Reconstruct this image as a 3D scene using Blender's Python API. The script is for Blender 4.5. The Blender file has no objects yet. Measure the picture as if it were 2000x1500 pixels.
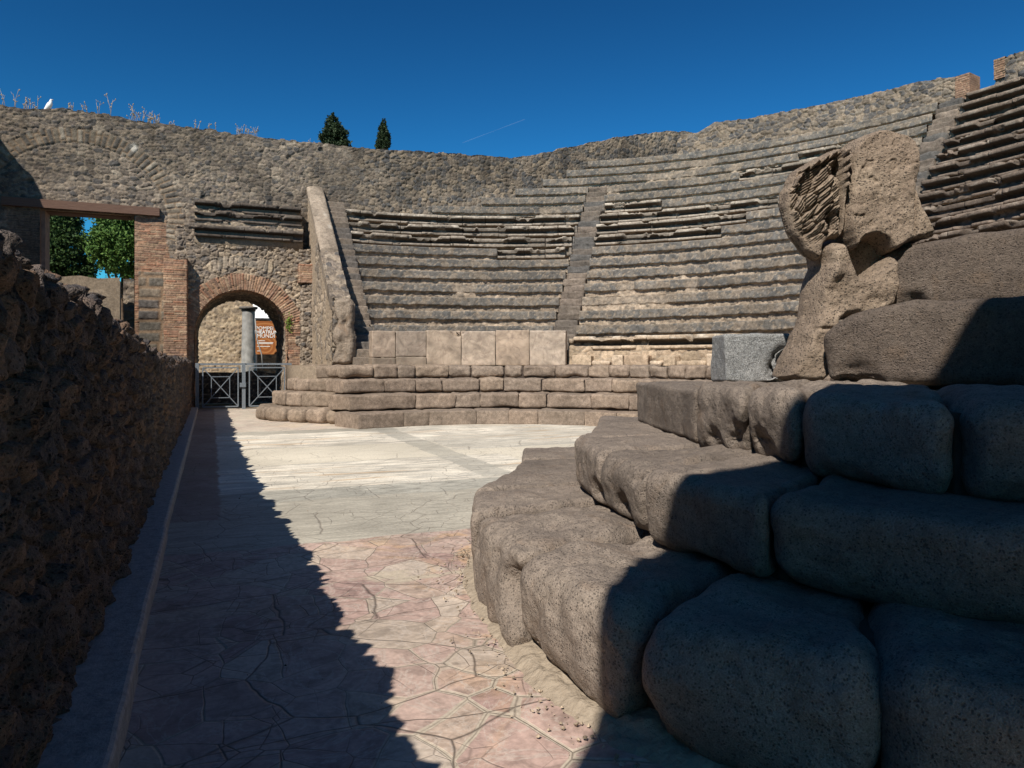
import bpy, math, random
import numpy as np
from mathutils import Vector

# ------------------------------------------------------------------ camera, world, sun, exposure
scn = bpy.context.scene
COL = scn.collection
EYE, FPX, HOR = 1.35, 1400.0, 705.0          # eye height, focal length and horizon in photo pixels (2000 wide)
YAW = math.radians(22.8)
SN, CS = math.sin(YAW), math.cos(YAW)
cd = bpy.data.cameras.new('camera'); cam = bpy.data.objects.new('camera', cd); COL.objects.link(cam)
cam.location = (0, 0, EYE); cam.rotation_euler = (math.radians(90), 0, -YAW)
cd.sensor_width = 36; cd.lens = FPX/2000*36; cd.shift_y = -(750-HOR)/2000
cd.clip_start = 0.05; cd.clip_end = 20000
scn.camera = cam

KU, KV = .70, .70                             # shadow run along Y and X per metre of height
SUND = Vector((KV, KU, -1)).normalized()
sd = bpy.data.lights.new('sun', 'SUN'); sun = bpy.data.objects.new('sun', sd); COL.objects.link(sun)
sd.energy = 5.0; sd.angle = math.radians(.5); sd.color = (1, .945, .86)
sun.rotation_euler = (-SUND).to_track_quat('Z', 'Y').to_euler()
sun.location = (-20, -20, 30)
w = bpy.data.worlds.new('World'); scn.world = w; w.use_nodes = True
wn = w.node_tree.nodes; wl = w.node_tree.links
bg = wn['Background']
sky = wn.new('ShaderNodeTexSky'); sky.sky_type = 'NISHITA'; sky.sun_disc = False
sky.sun_elevation = math.asin(-SUND.z); sky.sun_rotation = math.radians(225)
sky.air_density = 1.0; sky.dust_density = .3; sky.ozone_density = 6; sky.altitude = 0
def _vm(op, a, b):
    x = wn.new('ShaderNodeMix'); x.data_type = 'RGBA'; x.blend_type = op; x.inputs[0].default_value = 1
    wl.new(a, x.inputs[6]); x.inputs[7].default_value = (*b, 1); return x.outputs[2]
gm = wn.new('ShaderNodeGamma'); gm.inputs[1].default_value = 1.8      # polarised deep blue
wl.new(_vm('MULTIPLY', sky.outputs[0], (.1, .1, .1)), gm.inputs[0])
wl.new(_vm('MULTIPLY', gm.outputs[0], (5, 15, 13.2)), bg.inputs[0]); bg.inputs[1].default_value = .1
scn.view_settings.view_transform = 'Standard'; scn.view_settings.look = 'None'
scn.view_settings.exposure = .32; scn.view_settings.gamma = 1; scn.view_settings.use_curve_mapping = False
scn.cycles.max_bounces = 6; scn.cycles.diffuse_bounces = 3

# ------------------------------------------------------------------ geometry helpers
def ray(px):                                   # plan direction (x, y) of a photo column, per unit depth
    r = (px-1000)/FPX
    return CS*r+SN, -SN*r+CS
def at_y(px, U):                               # X on plane y=U, and depth
    a, b = ray(px); z = U/b; return a*z, z
def hgt(py, z): return EYE+(HOR-py)*z/FPX
CV, CU = 4.1, 10.35                            # centre of the orchestra
def circ(px, R):                               # angle and depth where photo column meets circle R (far side)
    a, b = ray(px)
    A = a*a+b*b; B = -2*(a*CV+b*CU); C = CV*CV+CU*CU-R*R
    z = (-B+math.sqrt(max(B*B-4*A*C, 0)))/(2*A)
    return math.atan2(a*z-CV, b*z-CU), z
def pol(R, th, z): return (CV+R*math.sin(th), CU+R*math.cos(th), z)

def _h(ix, iy, iz, seed):
    a = (ix.astype(np.int64)*374761393 + iy.astype(np.int64)*668265263 + iz.astype(np.int64)*2147483647 + seed*974634777) & 0xffffffff
    a = ((a ^ (a >> 13))*1274126177) & 0xffffffff
    a = ((a ^ (a >> 16))*2246822519) & 0xffffffff
    return ((a ^ (a >> 15)) & 0xffffff)/float(0xffffff)
def vn(x, y, z, seed=0):
    x, y, z = np.broadcast_arrays(np.asarray(x, float), np.asarray(y, float), np.asarray(z, float))
    ix, iy, iz = np.floor(x), np.floor(y), np.floor(z)
    fx, fy, fz = x-ix, y-iy, z-iz
    fx = fx*fx*(3-2*fx); fy = fy*fy*(3-2*fy); fz = fz*fz*(3-2*fz)
    r = 0
    for i in (0, 1):
        for j in (0, 1):
            for k in (0, 1):
                r = r+_h(ix+i, iy+j, iz+k, seed)*(fx if i else 1-fx)*(fy if j else 1-fy)*(fz if k else 1-fz)
    return r
def fbm(x, y, z, f=1., o=4, seed=0, g=.5):
    r = 0; a = 1; t = 0
    for i in range(o):
        r = r+a*(vn(x*f, y*f, z*f, seed+i)-.5); t += a; a *= g; f *= 2.03
    return 2*r/t
def voro(x, y, seed=0, jit=.85):
    x, y = np.broadcast_arrays(np.asarray(x, float), np.asarray(y, float))
    ix, iy = np.floor(x), np.floor(y)
    f1 = np.full(x.shape, 9.); f2 = f1.copy(); idv = np.zeros(x.shape); dx = f1*0; dy = f1*0
    for i in (-1, 0, 1):
        for j in (-1, 0, 1):
            cx, cy = ix+i, iy+j
            z0 = np.zeros(x.shape)
            px = cx+.5+jit*(_h(cx, cy, z0, seed+11)-.5); py = cy+.5+jit*(_h(cx, cy, z0, seed+12)-.5)
            d = np.hypot(px-x, py-y)
            n = d < f1
            f2 = np.where(n, f1, np.minimum(f2, d)); 
            idv = np.where(n, _h(cx, cy, z0, seed+13), idv)
            dx = np.where(n, x-px, dx); dy = np.where(n, y-py, dy)
            f1 = np.where(n, d, f1)
    return f1, f2, idv, dx, dy
def ss(a, b, x):
    t = np.clip((x-a)/(b-a), 0, 1); return t*t*(3-2*t)
def mixc(c1, c2, t):
    return np.asarray(c1)*(1-t[..., None])+np.asarray(c2)*t[..., None]

def pal(idv, cols):
    cols = np.array(cols); n = len(cols)
    k = np.minimum((idv*n).astype(int), n-1)
    return cols[k]

LAVA = [(.105, .103, .100), (.14, .128, .115), (.19, .165, .135), (.09, .09, .092), (.165, .14, .112), (.24, .20, .155)]
BROWN = [(.20, .168, .135), (.15, .132, .114), (.255, .215, .17), (.105, .10, .095), (.18, .155, .13), (.29, .25, .20), (.14, .12, .10)]
BEIGE = [(.27, .22, .165), (.32, .26, .19), (.22, .185, .145), (.36, .30, .225), (.17, .15, .13)]
DARK = [(.125, .122, .115), (.15, .142, .128), (.165, .15, .13), (.11, .11, .106), (.195, .17, .14), (.135, .13, .12)]
BRICK = [(.30, .18, .12), (.25, .15, .105), (.34, .22, .145), (.23, .15, .11), (.34, .25, .175), (.28, .19, .135), (.20, .13, .10), (.30, .165, .11)]
MORT = np.array((.26, .22, .172))

def pat_rubble(x, y, sx=.2, sy=.13, seed=0, cols=BROWN, amp=.035, mort=MORT, mw=.16):
    wx = x+.05*fbm(x, y, 0, 5, 2, seed+50); wy = y+.04*fbm(x, y, 3, 5, 2, seed+60)
    f1, f2, idv, dx, dy = voro(wx/sx, wy/sy, seed)
    e = f2-f1
    s = ss(.02, mw+.02, e)
    id2 = (idv*7.31) % 1
    h = amp*s*(.35+.75*id2)+amp*.8*(dx*(idv-.5)+dy*(id2-.5))*s+amp*.5*fbm(x, y, 0, 18, 3, seed+5)
    c = mixc(mort, pal(idv, cols), ss(.02, mw, e))
    c = c*(1+.30*fbm(x, y, 1, 10, 3, seed+7)[..., None])*(1+.25*fbm(x, y, 5, .9, 3, seed+8)[..., None])
    return h, c
def pat_brick(x, y, seed=0, bh=.062, bl=.27, amp=.014, cols=BRICK):
    wy = y+.012*fbm(x, y, 0, 2.2, 2, seed)
    row = np.floor(wy/bh); fx = x/bl+_h(row, row*0, row*0, seed+3)
    col = np.floor(fx); ux = fx-col; uy = wy/bh-row
    idv = _h(col, row, row*0, seed+4)
    e = np.minimum(np.minimum(ux, 1-ux)*bl/bh, np.minimum(uy, 1-uy))
    s = ss(.08, .26, e)
    h = amp*s*(.5+idv)+.02*fbm(x, y, 0, 3, 3, seed+5)+.006*fbm(x, y, 0, 25, 2, seed+6)
    c = mixc(np.array((.24, .18, .125)), pal(idv, cols), ss(.06, .2, e))
    c = c*(1+.25*fbm(x, y, 1, 12, 2, seed+7)[..., None])*(1+.3*fbm(x, y, 5, 1.6, 3, seed+8)[..., None])
    return h, c
def zone(mask, a, b):                           # a where mask (0..1) else b
    return a[0]*mask+b[0]*(1-mask), a[1]*mask[..., None]+b[1]*(1-mask[..., None])

class MB:
    def __init__(s): s.v = []; s.f = []; s.c = []; s.n = 0
    def add(s, V, F, C=None):
        V = np.asarray(V, float).reshape(-1, 3)
        s.v.append(V)
        if C is None: C = (.25, .2, .15)
        C = np.asarray(C, float)
        if C.ndim == 1: C = np.tile(C, (len(V), 1))
        s.c.append(C.reshape(-1, 3))
        for f in F: pass
        s.f.append([tuple(i+s.n for i in f) for f in F] if not isinstance(F, np.ndarray) else F+s.n)
        s.n += len(V)
    def grid(s, P, C=None, mask=None, flip=False, wrap=False):
        n, m = P.shape[:2]
        idx = np.arange(n*m).reshape(n, m)
        if wrap: idx = np.concatenate([idx, idx[:1]], 0)
        q = np.stack([idx[:-1, :-1], idx[1:, :-1], idx[1:, 1:], idx[:-1, 1:]], -1)
        if mask is not None: q = q[mask]
        q = q.reshape(-1, 4)
        if flip: q = q[:, ::-1]
        s.add(P.reshape(-1, 3), q, None if C is None else C.reshape(-1, 3))
    def box(s, x0, x1, y0, y1, z0, z1, c=None):
        V = [(x0, y0, z0), (x1, y0, z0), (x1, y1, z0), (x0, y1, z0), (x0, y0, z1), (x1, y0, z1), (x1, y1, z1), (x0, y1, z1)]
        s.add(V, np.array([(0, 3, 2, 1), (4, 5, 6, 7), (0, 1, 5, 4), (1, 2, 6, 5), (2, 3, 7, 6), (3, 0, 4, 7)]), c)
    def bar(s, a, b, wx, wy=None, c=None):       # box bar from a to b
        a = Vector(a); b = Vector(b); wy = wy or wx
        d = (b-a).normalized(); up = Vector((0, 1, 0)) if abs(d.y) < .9 else Vector((1, 0, 0))
        x = d.cross(up).normalized()*wx/2; y = d.cross(x).normalized()*wy/2
        V = [a-x-y, a+x-y, a+x+y, a-x+y, b-x-y, b+x-y, b+x+y, b-x+y]
        s.add([tuple(p) for p in V], np.array([(0, 3, 2, 1), (4, 5, 6, 7), (0, 1, 5, 4), (1, 2, 6, 5), (2, 3, 7, 6), (3, 0, 4, 7)]), c)
    def tube(s, pts, rad, seg=8, c=None, cap=True):
        pts = np.array(pts, float); n = len(pts)
        rad = np.full(n, rad) if np.isscalar(rad) else np.array(rad)
        T = np.gradient(pts, axis=0); T /= np.linalg.norm(T, axis=1)[:, None]+1e-9
        ref = np.array((0, 0, 1.)) if abs(T[:, 2]).mean() < .8 else np.array((1., 0, 0))
        A = np.cross(T, ref); A /= np.linalg.norm(A, axis=1)[:, None]+1e-9
        B = np.cross(T, A)
        t = np.arange(seg)*2*math.pi/seg
        P = pts[None]+rad[None, :, None]*(np.cos(t)[:, None, None]*A[None]+np.sin(t)[:, None, None]*B[None])
        base = s.n
        s.grid(P, None if c is None else np.tile(np.array(c), (seg, n, 1)), wrap=True, flip=True)
        if cap:
            s.f.append([tuple(base+i*n for i in range(seg)), tuple(base+i*n+n-1 for i in reversed(range(seg)))])
    def build(s, name, mat, parent=None, smooth=True, loc=None):
        V = np.concatenate(s.v); C = np.concatenate(s.c)
        me = bpy.data.meshes.new(name)
        arrs = [f for f in s.f]
        loops = []; starts = []; tot = []; k = 0
        for a in arrs:
            if isinstance(a, np.ndarray):
                nn = a.shape[1]; loops.append(a.reshape(-1)); c = len(a)
                starts.append(k+np.arange(c)*nn); tot.append(np.full(c, nn)); k += c*nn
            else:
                for f in a:
                    loops.append(np.array(f)); starts.append(np.array([k])); tot.append(np.array([len(f)])); k += len(f)
        L = np.concatenate(loops).astype(np.int32); S = np.concatenate(starts).astype(np.int32)
        o = bpy.data.objects.new(name, me)
        if loc is not None: V = V-np.array(loc)
        me.vertices.add(len(V)); me.vertices.foreach_set('co', V.astype(np.float32).ravel())
        me.loops.add(len(L)); me.loops.foreach_set('vertex_index', L)
        me.polygons.add(len(S)); me.polygons.foreach_set('loop_start', S)
        try: me.polygons.foreach_set('loop_total', np.concatenate(tot).astype(np.int32))
        except Exception: pass
        at = me.color_attributes.new('Col', 'FLOAT_COLOR', 'POINT')
        at.data.foreach_set('color', np.concatenate([np.clip(C, 0, 1), np.ones((len(C), 1))], 1).astype(np.float32).ravel())
        me.update(calc_edges=True); me.validate()
        me.polygons.foreach_set('use_smooth', np.full(len(me.polygons), smooth))
        me.materials.append(mat)
        COL.objects.link(o)
        if loc is not None: o.location = loc
        if parent is not None:
            o.parent = parent
            o.matrix_parent_inverse = parent.matrix_basis.inverted()
        return o

def tag(o, label=None, cat=None, group=None, kind=None):
    if label: o['label'] = label
    if cat: o['category'] = cat
    if group: o['group'] = group
    if kind: o['kind'] = kind
    return o
def empty(name, loc, label, cat, group=None):
    o = bpy.data.objects.new(name, None); COL.objects.link(o); o.location = loc; o.empty_display_size = .2
    return tag(o, label, cat, group)

# ------------------------------------------------------------------ materials
class NT:
    def __init__(s, name, rough=.9, spec=.25):
        s.m = bpy.data.materials.new(name); s.m.use_nodes = True
        s.t = s.m.node_tree; s.b = s.t.nodes['Principled BSDF']
        s.b.inputs['Roughness'].default_value = rough
        s.b.inputs['Specular IOR Level'].default_value = spec
    def n(s, typ, **k):
        x = s.t.nodes.new(typ)
        for a, v in k.items(): setattr(x, a, v)
        return x
    def l(s, a, b): s.t.links.new(a, b)
    def pos(s): return s.n('ShaderNodeNewGeometry').outputs['Position']
    def noise(s, sc, det=4, vec=None, dist=0, rough=.55):
        x = s.n('ShaderNodeTexNoise'); x.inputs['Scale'].default_value = sc; x.inputs['Detail'].default_value = det
        x.inputs['Distortion'].default_value = dist; x.inputs['Roughness'].default_value = rough
        s.l(vec if vec is not None else s.pos(), x.inputs['Vector']); return x.outputs['Fac']
    def vor(s, sc, feat='F1', vec=None, out='Distance', rnd=1):
        x = s.n('ShaderNodeTexVoronoi', feature=feat); x.inputs['Scale'].default_value = sc; x.inputs['Randomness'].default_value = rnd
        s.l(vec if vec is not None else s.pos(), x.inputs['Vector']); return x.outputs[out]
    def ramp(s, fac, stops, interp='LINEAR'):
        x = s.n('ShaderNodeValToRGB'); x.color_ramp.interpolation = interp
        e = x.color_ramp.elements
        while len(e) > 1: e.remove(e[-1])
        for i, (p, c) in enumerate(stops):
            k = e[0] if i == 0 else e.new(p)
            k.position = p; k.color = (c, c, c, 1) if np.isscalar(c) else (*c, 1)
        s.l(fac, x.inputs[0]); return x.outputs[0]
    def math(s, op, a, b=None, c=None, clamp=False):
        x = s.n('ShaderNodeMath', operation=op, use_clamp=clamp)
        for i, v in enumerate((a, b, c)):
            if v is None: continue
            if isinstance(v, (int, float)): x.inputs[i].default_value = v
            else: s.l(v, x.inputs[i])
        return x.outputs[0]
    def mix(s, f, a, b, blend='MIX'):
        x = s.n('ShaderNodeMix', data_type='RGBA', blend_type=blend)
        for i, v in ((0, f), (6, a), (7, b)):
            if isinstance(v, (int, float)): x.inputs[i].default_value = v if i == 0 else (v, v, v, 1)
            elif isinstance(v, tuple): x.inputs[i].default_value = (*v, 1)
            else: s.l(v, x.inputs[i])
        return x.outputs[2]
    def vmath(s, op, a, b):
        x = s.n('ShaderNodeVectorMath', operation=op)
        for i, v in enumerate((a, b)):
            if isinstance(v, tuple): x.inputs[i].default_value = v
            elif isinstance(v, (int, float)): x.inputs[3].default_value = v
            else: s.l(v, x.inputs[i])
        return x.outputs[0]
    def color(s, c):
        if isinstance(c, tuple): s.b.inputs['Base Color'].default_value = (*c, 1)
        else: s.l(c, s.b.inputs['Base Color'])
    def bump(s, h, strength=.5, dist=.02):
        x = s.n('ShaderNodeBump'); x.inputs['Strength'].default_value = strength; x.inputs['Distance'].default_value = dist
        s.l(h, x.inputs['Height']); s.l(x.outputs[0], s.b.inputs['Normal'])

def m_masonry():
    t = NT('weathered_masonry', .95, .15)
    a = t.n('ShaderNodeAttribute', attribute_name='Col').outputs['Color']
    n = t.noise(14, 6); n2 = t.noise(70, 3)
    c = t.mix(1., a, t.ramp(n, [(.25, .62), (.75, 1.3)]), 'MULTIPLY')
    c = t.mix(1., c, t.ramp(n2, [(.3, .7), (.7, 1.3)]), 'MULTIPLY')
    c = t.mix(1., c, (1.10, 1.03, .97), 'MULTIPLY')
    t.color(c); t.bump(t.math('ADD', t.noise(35, 6), t.math('MULTIPLY', n2, .4)), .55, .02)
    return t.m
M_MAS = m_masonry()

def m_basalt(name, c0, c1, c2, pitsc=95, pit=.5, bump=.6, stain=(.2, .13, .08), grain=(.72, 1.22), coarse=0.):
    t = NT(name, .88, .3)
    tc = t.n('ShaderNodeTexCoord').outputs['Object']
    ob = t.n('ShaderNodeObjectInfo').outputs['Random']
    p = t.vmath('ADD', tc, (0, 0, 0)); 
    n1 = t.noise(2.2, 5, tc); n2 = t.noise(22, 6, tc, rough=.7); n3 = t.noise(180, 2, tc)
    c = t.ramp(n1, [(.3, c0), (.5, c1), (.72, c2)])
    c = t.mix(t.ramp(t.noise(3.3, 4, tc, 1.0), [(.56, 0.), (.72, .75)]), c, stain)
    c = t.mix(1., c, t.ramp(n2, [(.28, .72), (.72, 1.25)]), 'MULTIPLY')
    c = t.mix(1., c, t.ramp(n3, [(.32, grain[0]), (.68, grain[1])]), 'MULTIPLY')
    v = t.math('ADD', ob, .6); c = t.mix(1., c, t.ramp(ob, [(0, .85), (1, 1.15)]), 'MULTIPLY')
    d = t.vor(pitsc, vec=t.vmath('ADD', tc, t.n('ShaderNodeTexNoise').outputs['Color']) if False else tc)
    mask = t.ramp(t.noise(42, 2, tc), [(.44, 0.), (.52, 1.)])
    hole = t.math('MULTIPLY', t.ramp(d, [(.24, 1.), (.40, 0.)]), mask)
    d2 = t.vor(pitsc*.42, vec=tc)
    hole2 = t.math('MULTIPLY', t.ramp(d2, [(.13, 1.), (.24, 0.)]), t.ramp(t.noise(12, 2, tc), [(.5, 0.), (.6, 1.)]))
    H = t.math('MAXIMUM', hole, hole2)
    c = t.mix(t.math('MULTIPLY', H, pit), c, (.02, .018, .018))
    t.color(c)
    h = t.math('SUBTRACT', t.math('ADD', t.math('MULTIPLY', n2, .9), t.math('MULTIPLY', n3, .22)), t.math('MULTIPLY', H, .45))
    big = t.noise(9, 6, tc, rough=.65)
    h = t.math('ADD', h, t.math('MULTIPLY', big, .5))
    if coarse: h = t.math('ADD', h, t.math('MULTIPLY', t.noise(34, 5, t.vmath('MULTIPLY', tc, (1, 1, 1.8)), 1.2, .7), coarse))
    t.bump(h, bump, .04)
    return t.m
M_BAS = m_basalt('pitted_lava_stone', (.175, .14, .113), (.222, .178, .143), (.268, .216, .170), 85, .55, .6, stain=(.18, .125, .085))
M_ROU = m_basalt('rough_tooled_stone', (.13, .10, .08), (.17, .132, .105), (.215, .17, .135), 60, .5, .8, stain=(.19, .135, .095), coarse=1.6)
M_TUF = m_basalt('warm_tuff', (.20, .15, .108), (.26, .195, .142), (.31, .24, .175), 55, .7, .6, (.14, .105, .08), coarse=.7)
M_GRA = m_basalt('speckled_grey_stone', (.19, .19, .185), (.24, .235, .225), (.28, .27, .26), 120, .7, .6, (.18, .17, .16), grain=(.3, 1.7))

def m_simple(name, c, rough=.7, spec=.3, nz=None, bump=None, metal=0):
    t = NT(name, rough, spec); t.b.inputs['Metallic'].default_value = metal
    cc = c
    if nz: cc = t.mix(1., c, t.ramp(t.noise(nz, 4), [(.3, .75), (.7, 1.25)]), 'MULTIPLY')
    t.color(cc)
    if bump: t.bump(t.noise(bump, 5), .4, .02)
    return t.m

def m_marble(name='old_marble'):
    t = NT(name, .6, .35)
    a = t.n('ShaderNodeAttribute', attribute_name='Col').outputs['Color']
    c = t.mix(1., a, t.ramp(t.noise(3.5, 7, None, 1.2), [(.3, .62), (.6, 1.1)]), 'MULTIPLY')
    c = t.mix(t.ramp(t.noise(2.1, 6, None, 2.), [(.55, 0.), (.7, .5)]), c, (.2, .15, .11))
    c = t.mix(t.ramp(t.noise(.9, 8, None, 3.5), [(.485, 0.), (.5, .5), (.515, 0.)]), c, (.16, .11, .085))
    t.color(c); t.bump(t.noise(25, 6), .4, .015); return t.m
M_MARB = m_marble()

# ------------------------------------------------------------------ ground, floor
def m_floor():
    t = NT('broken_marble_paving', .62, .35)
    P = t.pos(); sp = t.n('ShaderNodeSeparateXYZ'); t.l(P, sp.inputs[0]); X, Y = sp.outputs[0], sp.outputs[1]
    warp = t.n('ShaderNodeTexNoise'); warp.inputs['Scale'].default_value = 1.6; warp.inputs['Detail'].default_value = 3; t.l(P, warp.inputs['Vector'])
    wv = t.vmath('SUBTRACT', warp.outputs['Color'], (.5, .5, .5))
    Pw = t.vmath('ADD', P, t.vmath('MULTIPLY', wv, (.13, .13, 0)))
    wob = t.math('MULTIPLY', t.math('SUBTRACT', t.noise(2.6, 5), .5), .16)
    def rng(v, a, b, soft=.03):
        v = t.math('ADD', v, wob)
        lo = t.math('MULTIPLY', t.math('SUBTRACT', v, a), 1/soft, clamp=True)
        hi = t.math('MULTIPLY', t.math('SUBTRACT', b, v), 1/soft, clamp=True)
        return t.math('MULTIPLY', lo, hi)
    # cell colours
    def cells(sc, pal_, out='Color'):
        col = t.vor(sc, vec=Pw, out='Color'); s2 = t.n('ShaderNodeSeparateColor'); t.l(col, s2.inputs[0])
        return t.ramp(s2.outputs[0], pal_), s2.outputs[1]
    pink, rnd = cells(3.3, [(0, (.42, .29, .245)), (.3, (.47, .345, .285)), (.55, (.37, .25, .215)), (.75, (.48, .375, .29)), (.9, (.44, .36, .29)), (1, (.50, .41, .33))])
    vein = t.ramp(t.noise(4.5, 8, Pw, 2.2, .65), [(.36, .72), (.5, 1.03), (.66, 1.22)])
    sm, _ = cells(6.5, [(0, .78), (.4, 1.0), (.7, 1.12), (1, .92)])
    smm = t.ramp(t.noise(.8, 3), [(.44, 0.), (.54, 1.)])
    pink = t.mix(smm, pink, t.mix(1., pink, sm, 'MULTIPLY'))
    pink = t.mix(t.math('MULTIPLY', t.ramp(t.noise(1.7, 5, Pw, 1.), [(.52, 0.), (.62, .7)]), t.math('MULTIPLY', t.math('SUBTRACT', X, .7), 1.6, clamp=True)), pink, (.55, .36, .21))
    pink = t.mix(1., pink, vein, 'MULTIPLY')
    pink = t.mix(t.ramp(t.noise(1.5, 9, Pw, 3.5, .6), [(.475, 0.), (.5, .55), (.525, 0.)]), pink, (.55, .47, .40))
    streak = t.vmath('MULTIPLY', P, (1.2, 6.5, 1))
    st = t.ramp(t.noise(1.0, 7, streak, 1.2, .62), [(.34, .5), (.5, .97), (.66, 1.15)])
    white = t.mix(1., (.80, .72, .59), st, 'MULTIPLY')
    white = t.mix(t.ramp(t.noise(.9, 6, streak, .8), [(.52, 0.), (.6, .55)]), white, (.46, .43, .37))
    white = t.mix(t.ramp(t.noise(.42, 4, t.vmath('MULTIPLY', P, (1., 9, 1)), .5), [(.57, 0.), (.64, .7)]), white, (.62, .42, .24))
    wc, _ = cells(1.7, [(0, .80), (.35, 1.0), (.6, .9), (.8, 1.06), (1, .86)])
    white = t.mix(.8, white, wc, 'MULTIPLY')
    white = t.mix(t.ramp(t.noise(1.3, 6, P, 1.), [(.56, 0.), (.66, .6)]), white, (.50, .45, .37))
    beige = t.mix(t.noise(3, 5), (.60, .53, .42), (.70, .63, .50))
    grn = t.mix(1., (.445, .405, .33), t.ramp(t.noise(2.0, 7, streak, 1.5), [(.3, .75), (.7, 1.2)]), 'MULTIPLY')
    grn = t.mix(.8, grn, wc, 'MULTIPLY')
    gry = t.mix(1., (.40, .375, .315), t.ramp(t.noise(2.6, 7, streak, 1.5), [(.3, .6), (.7, 1.35)]), 'MULTIPLY')
    base = pink
    base = t.mix(rng(Y, 5.45, 40), base, grn)
    base = t.mix(rng(Y, 7.15, 7.77), base, gry)
    base = t.mix(rng(Y, 7.77, 9.75), base, white)
    base = t.mix(rng(Y, 9.75, 11.6), base, beige)
    base = t.mix(rng(Y, 11.6, 13.9), base, white)
    base = t.mix(rng(Y, 14.5, 40), base, t.mix(.5, pink, beige))
    base = t.mix(t.math('MULTIPLY', rng(X, 3.9, 9), rng(Y, 8.2, 10.4)), base, beige)
    base = t.mix(t.math('MULTIPLY', rng(X, 3.4, 9), rng(Y, 10.4, 15)), base, t.mix(.35, white, gry))
    base = t.mix(t.math('MULTIPLY', rng(X, 3.4, 5.1), rng(Y, 12.4, 13.6)), base, white)
    base = t.mix(t.math('MULTIPLY', t.math('MULTIPLY', rng(X, 2.95, 3.4), rng(Y, 7.9, 15)), .62), base, gry)
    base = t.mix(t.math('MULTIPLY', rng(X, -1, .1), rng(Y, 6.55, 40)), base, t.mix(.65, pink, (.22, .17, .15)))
    # cracks and mortar
    e = t.vor(3.3, 'DISTANCE_TO_EDGE', Pw); Pw2 = t.vmath('ADD', P, t.vmath('MULTIPLY', wv, (.22, .2, 0)))
    e2 = t.vor(1.15, 'DISTANCE_TO_EDGE', t.vmath('MULTIPLY', Pw2, (1, 1.6, 1)))
    e3 = t.vor(4.6, 'DISTANCE_TO_EDGE', Pw)
    wid = t.noise(.9, 3)
    near = rng(Y, -5, 5.45)
    rb = t.math('MULTIPLY', t.math('SUBTRACT', X, .25, clamp=True), t.math('SUBTRACT', 3.4, Y, clamp=True), clamp=True)
    mortar = t.math('MULTIPLY', t.ramp(t.math('SUBTRACT', e, t.math('MULTIPLY', t.ramp(t.noise(1.3, 3, None), [(.5, 0.), (.75, 1.)]), .04)), [(0, 1.), (.009, 0.)]), near)
    mortar = t.math('MAXIMUM', mortar, t.math('MULTIPLY', t.ramp(t.math('SUBTRACT', e, t.math('MULTIPLY', t.noise(2.5, 3), .06)), [(0, 1.), (.012, 0.)]), t.math('MULTIPLY', rb, 2.5, clamp=True)))
    base = t.mix(t.math('MULTIPLY', mortar, .9), base, t.mix(t.noise(60, 3), (.40, .335, .26), (.58, .50, .39)))
    patch = t.math('MULTIPLY', t.ramp(t.noise(.8, 5, t.vmath('MULTIPLY', P, (.8, 1.6, 1))), [(.62, 0.), (.645, 1.)]), near)
    base = t.mix(patch, base, (.50, .42, .32))
    line = t.math('MAXIMUM', t.ramp(e2, [(0, 1.), (.009, 0.)]), t.math('MULTIPLY', t.ramp(e3, [(0, 1.), (.016, 0.)]), t.ramp(t.noise(.7, 2), [(.43, 0.), (.52, 1.)])))
    line = t.math('MAXIMUM', line, t.math('MULTIPLY', t.ramp(e, [(0, 1.), (.014, 0.)]), t.math('MULTIPLY', t.ramp(t.noise(1.1, 3), [(.4, .25), (.6, .8)]), near)))
    line = t.math('MULTIPLY', line, t.math('ADD', t.math('MULTIPLY', near, .3), .55))
    base = t.mix(line, base, (.10, .075, .06))
    base = t.mix(1., base, t.ramp(t.noise(40, 4), [(.3, .84), (.7, 1.13)]), 'MULTIPLY')
    base = t.mix(1., base, t.ramp(t.noise(.55, 5), [(.3, .78), (.7, 1.12)]), 'MULTIPLY')
    t.color(base)
    h = t.math('SUBTRACT', t.math('ADD', t.math('MULTIPLY', t.noise(18, 5), .25), t.math('MULTIPLY', rnd, .15)), t.math('ADD', t.math('MULTIPLY', line, .7), t.math('MULTIPLY', mortar, .25)))
    t.bump(h, .55, .015)
    return t.m
mb = MB()
xs = np.linspace(-.6, 9.6, 120); ys = np.linspace(-3, 21.9, 240)
XX, YY = np.meshgrid(xs, ys, indexing='ij')
ZZ = .012*fbm(XX, YY, 0, .8, 3, 4)
mb.grid(np.stack([XX, YY, ZZ], -1))
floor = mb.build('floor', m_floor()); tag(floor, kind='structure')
tg = NT('dry_earth', .95, .1)
tg.color(tg.mix(tg.noise(.7, 6), (.24, .195, .14), (.36, .29, .21))); tg.bump(tg.noise(9, 6), .5, .05)
mb = MB(); mb.add([(-4000, -4000, -.06), (4000, -4000, -.06), (4000, 4000, -.06), (-4000, 4000, -.06)], np.array([(0, 1, 2, 3)]))
tag(mb.build('ground', tg.m), kind='structure')

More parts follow.
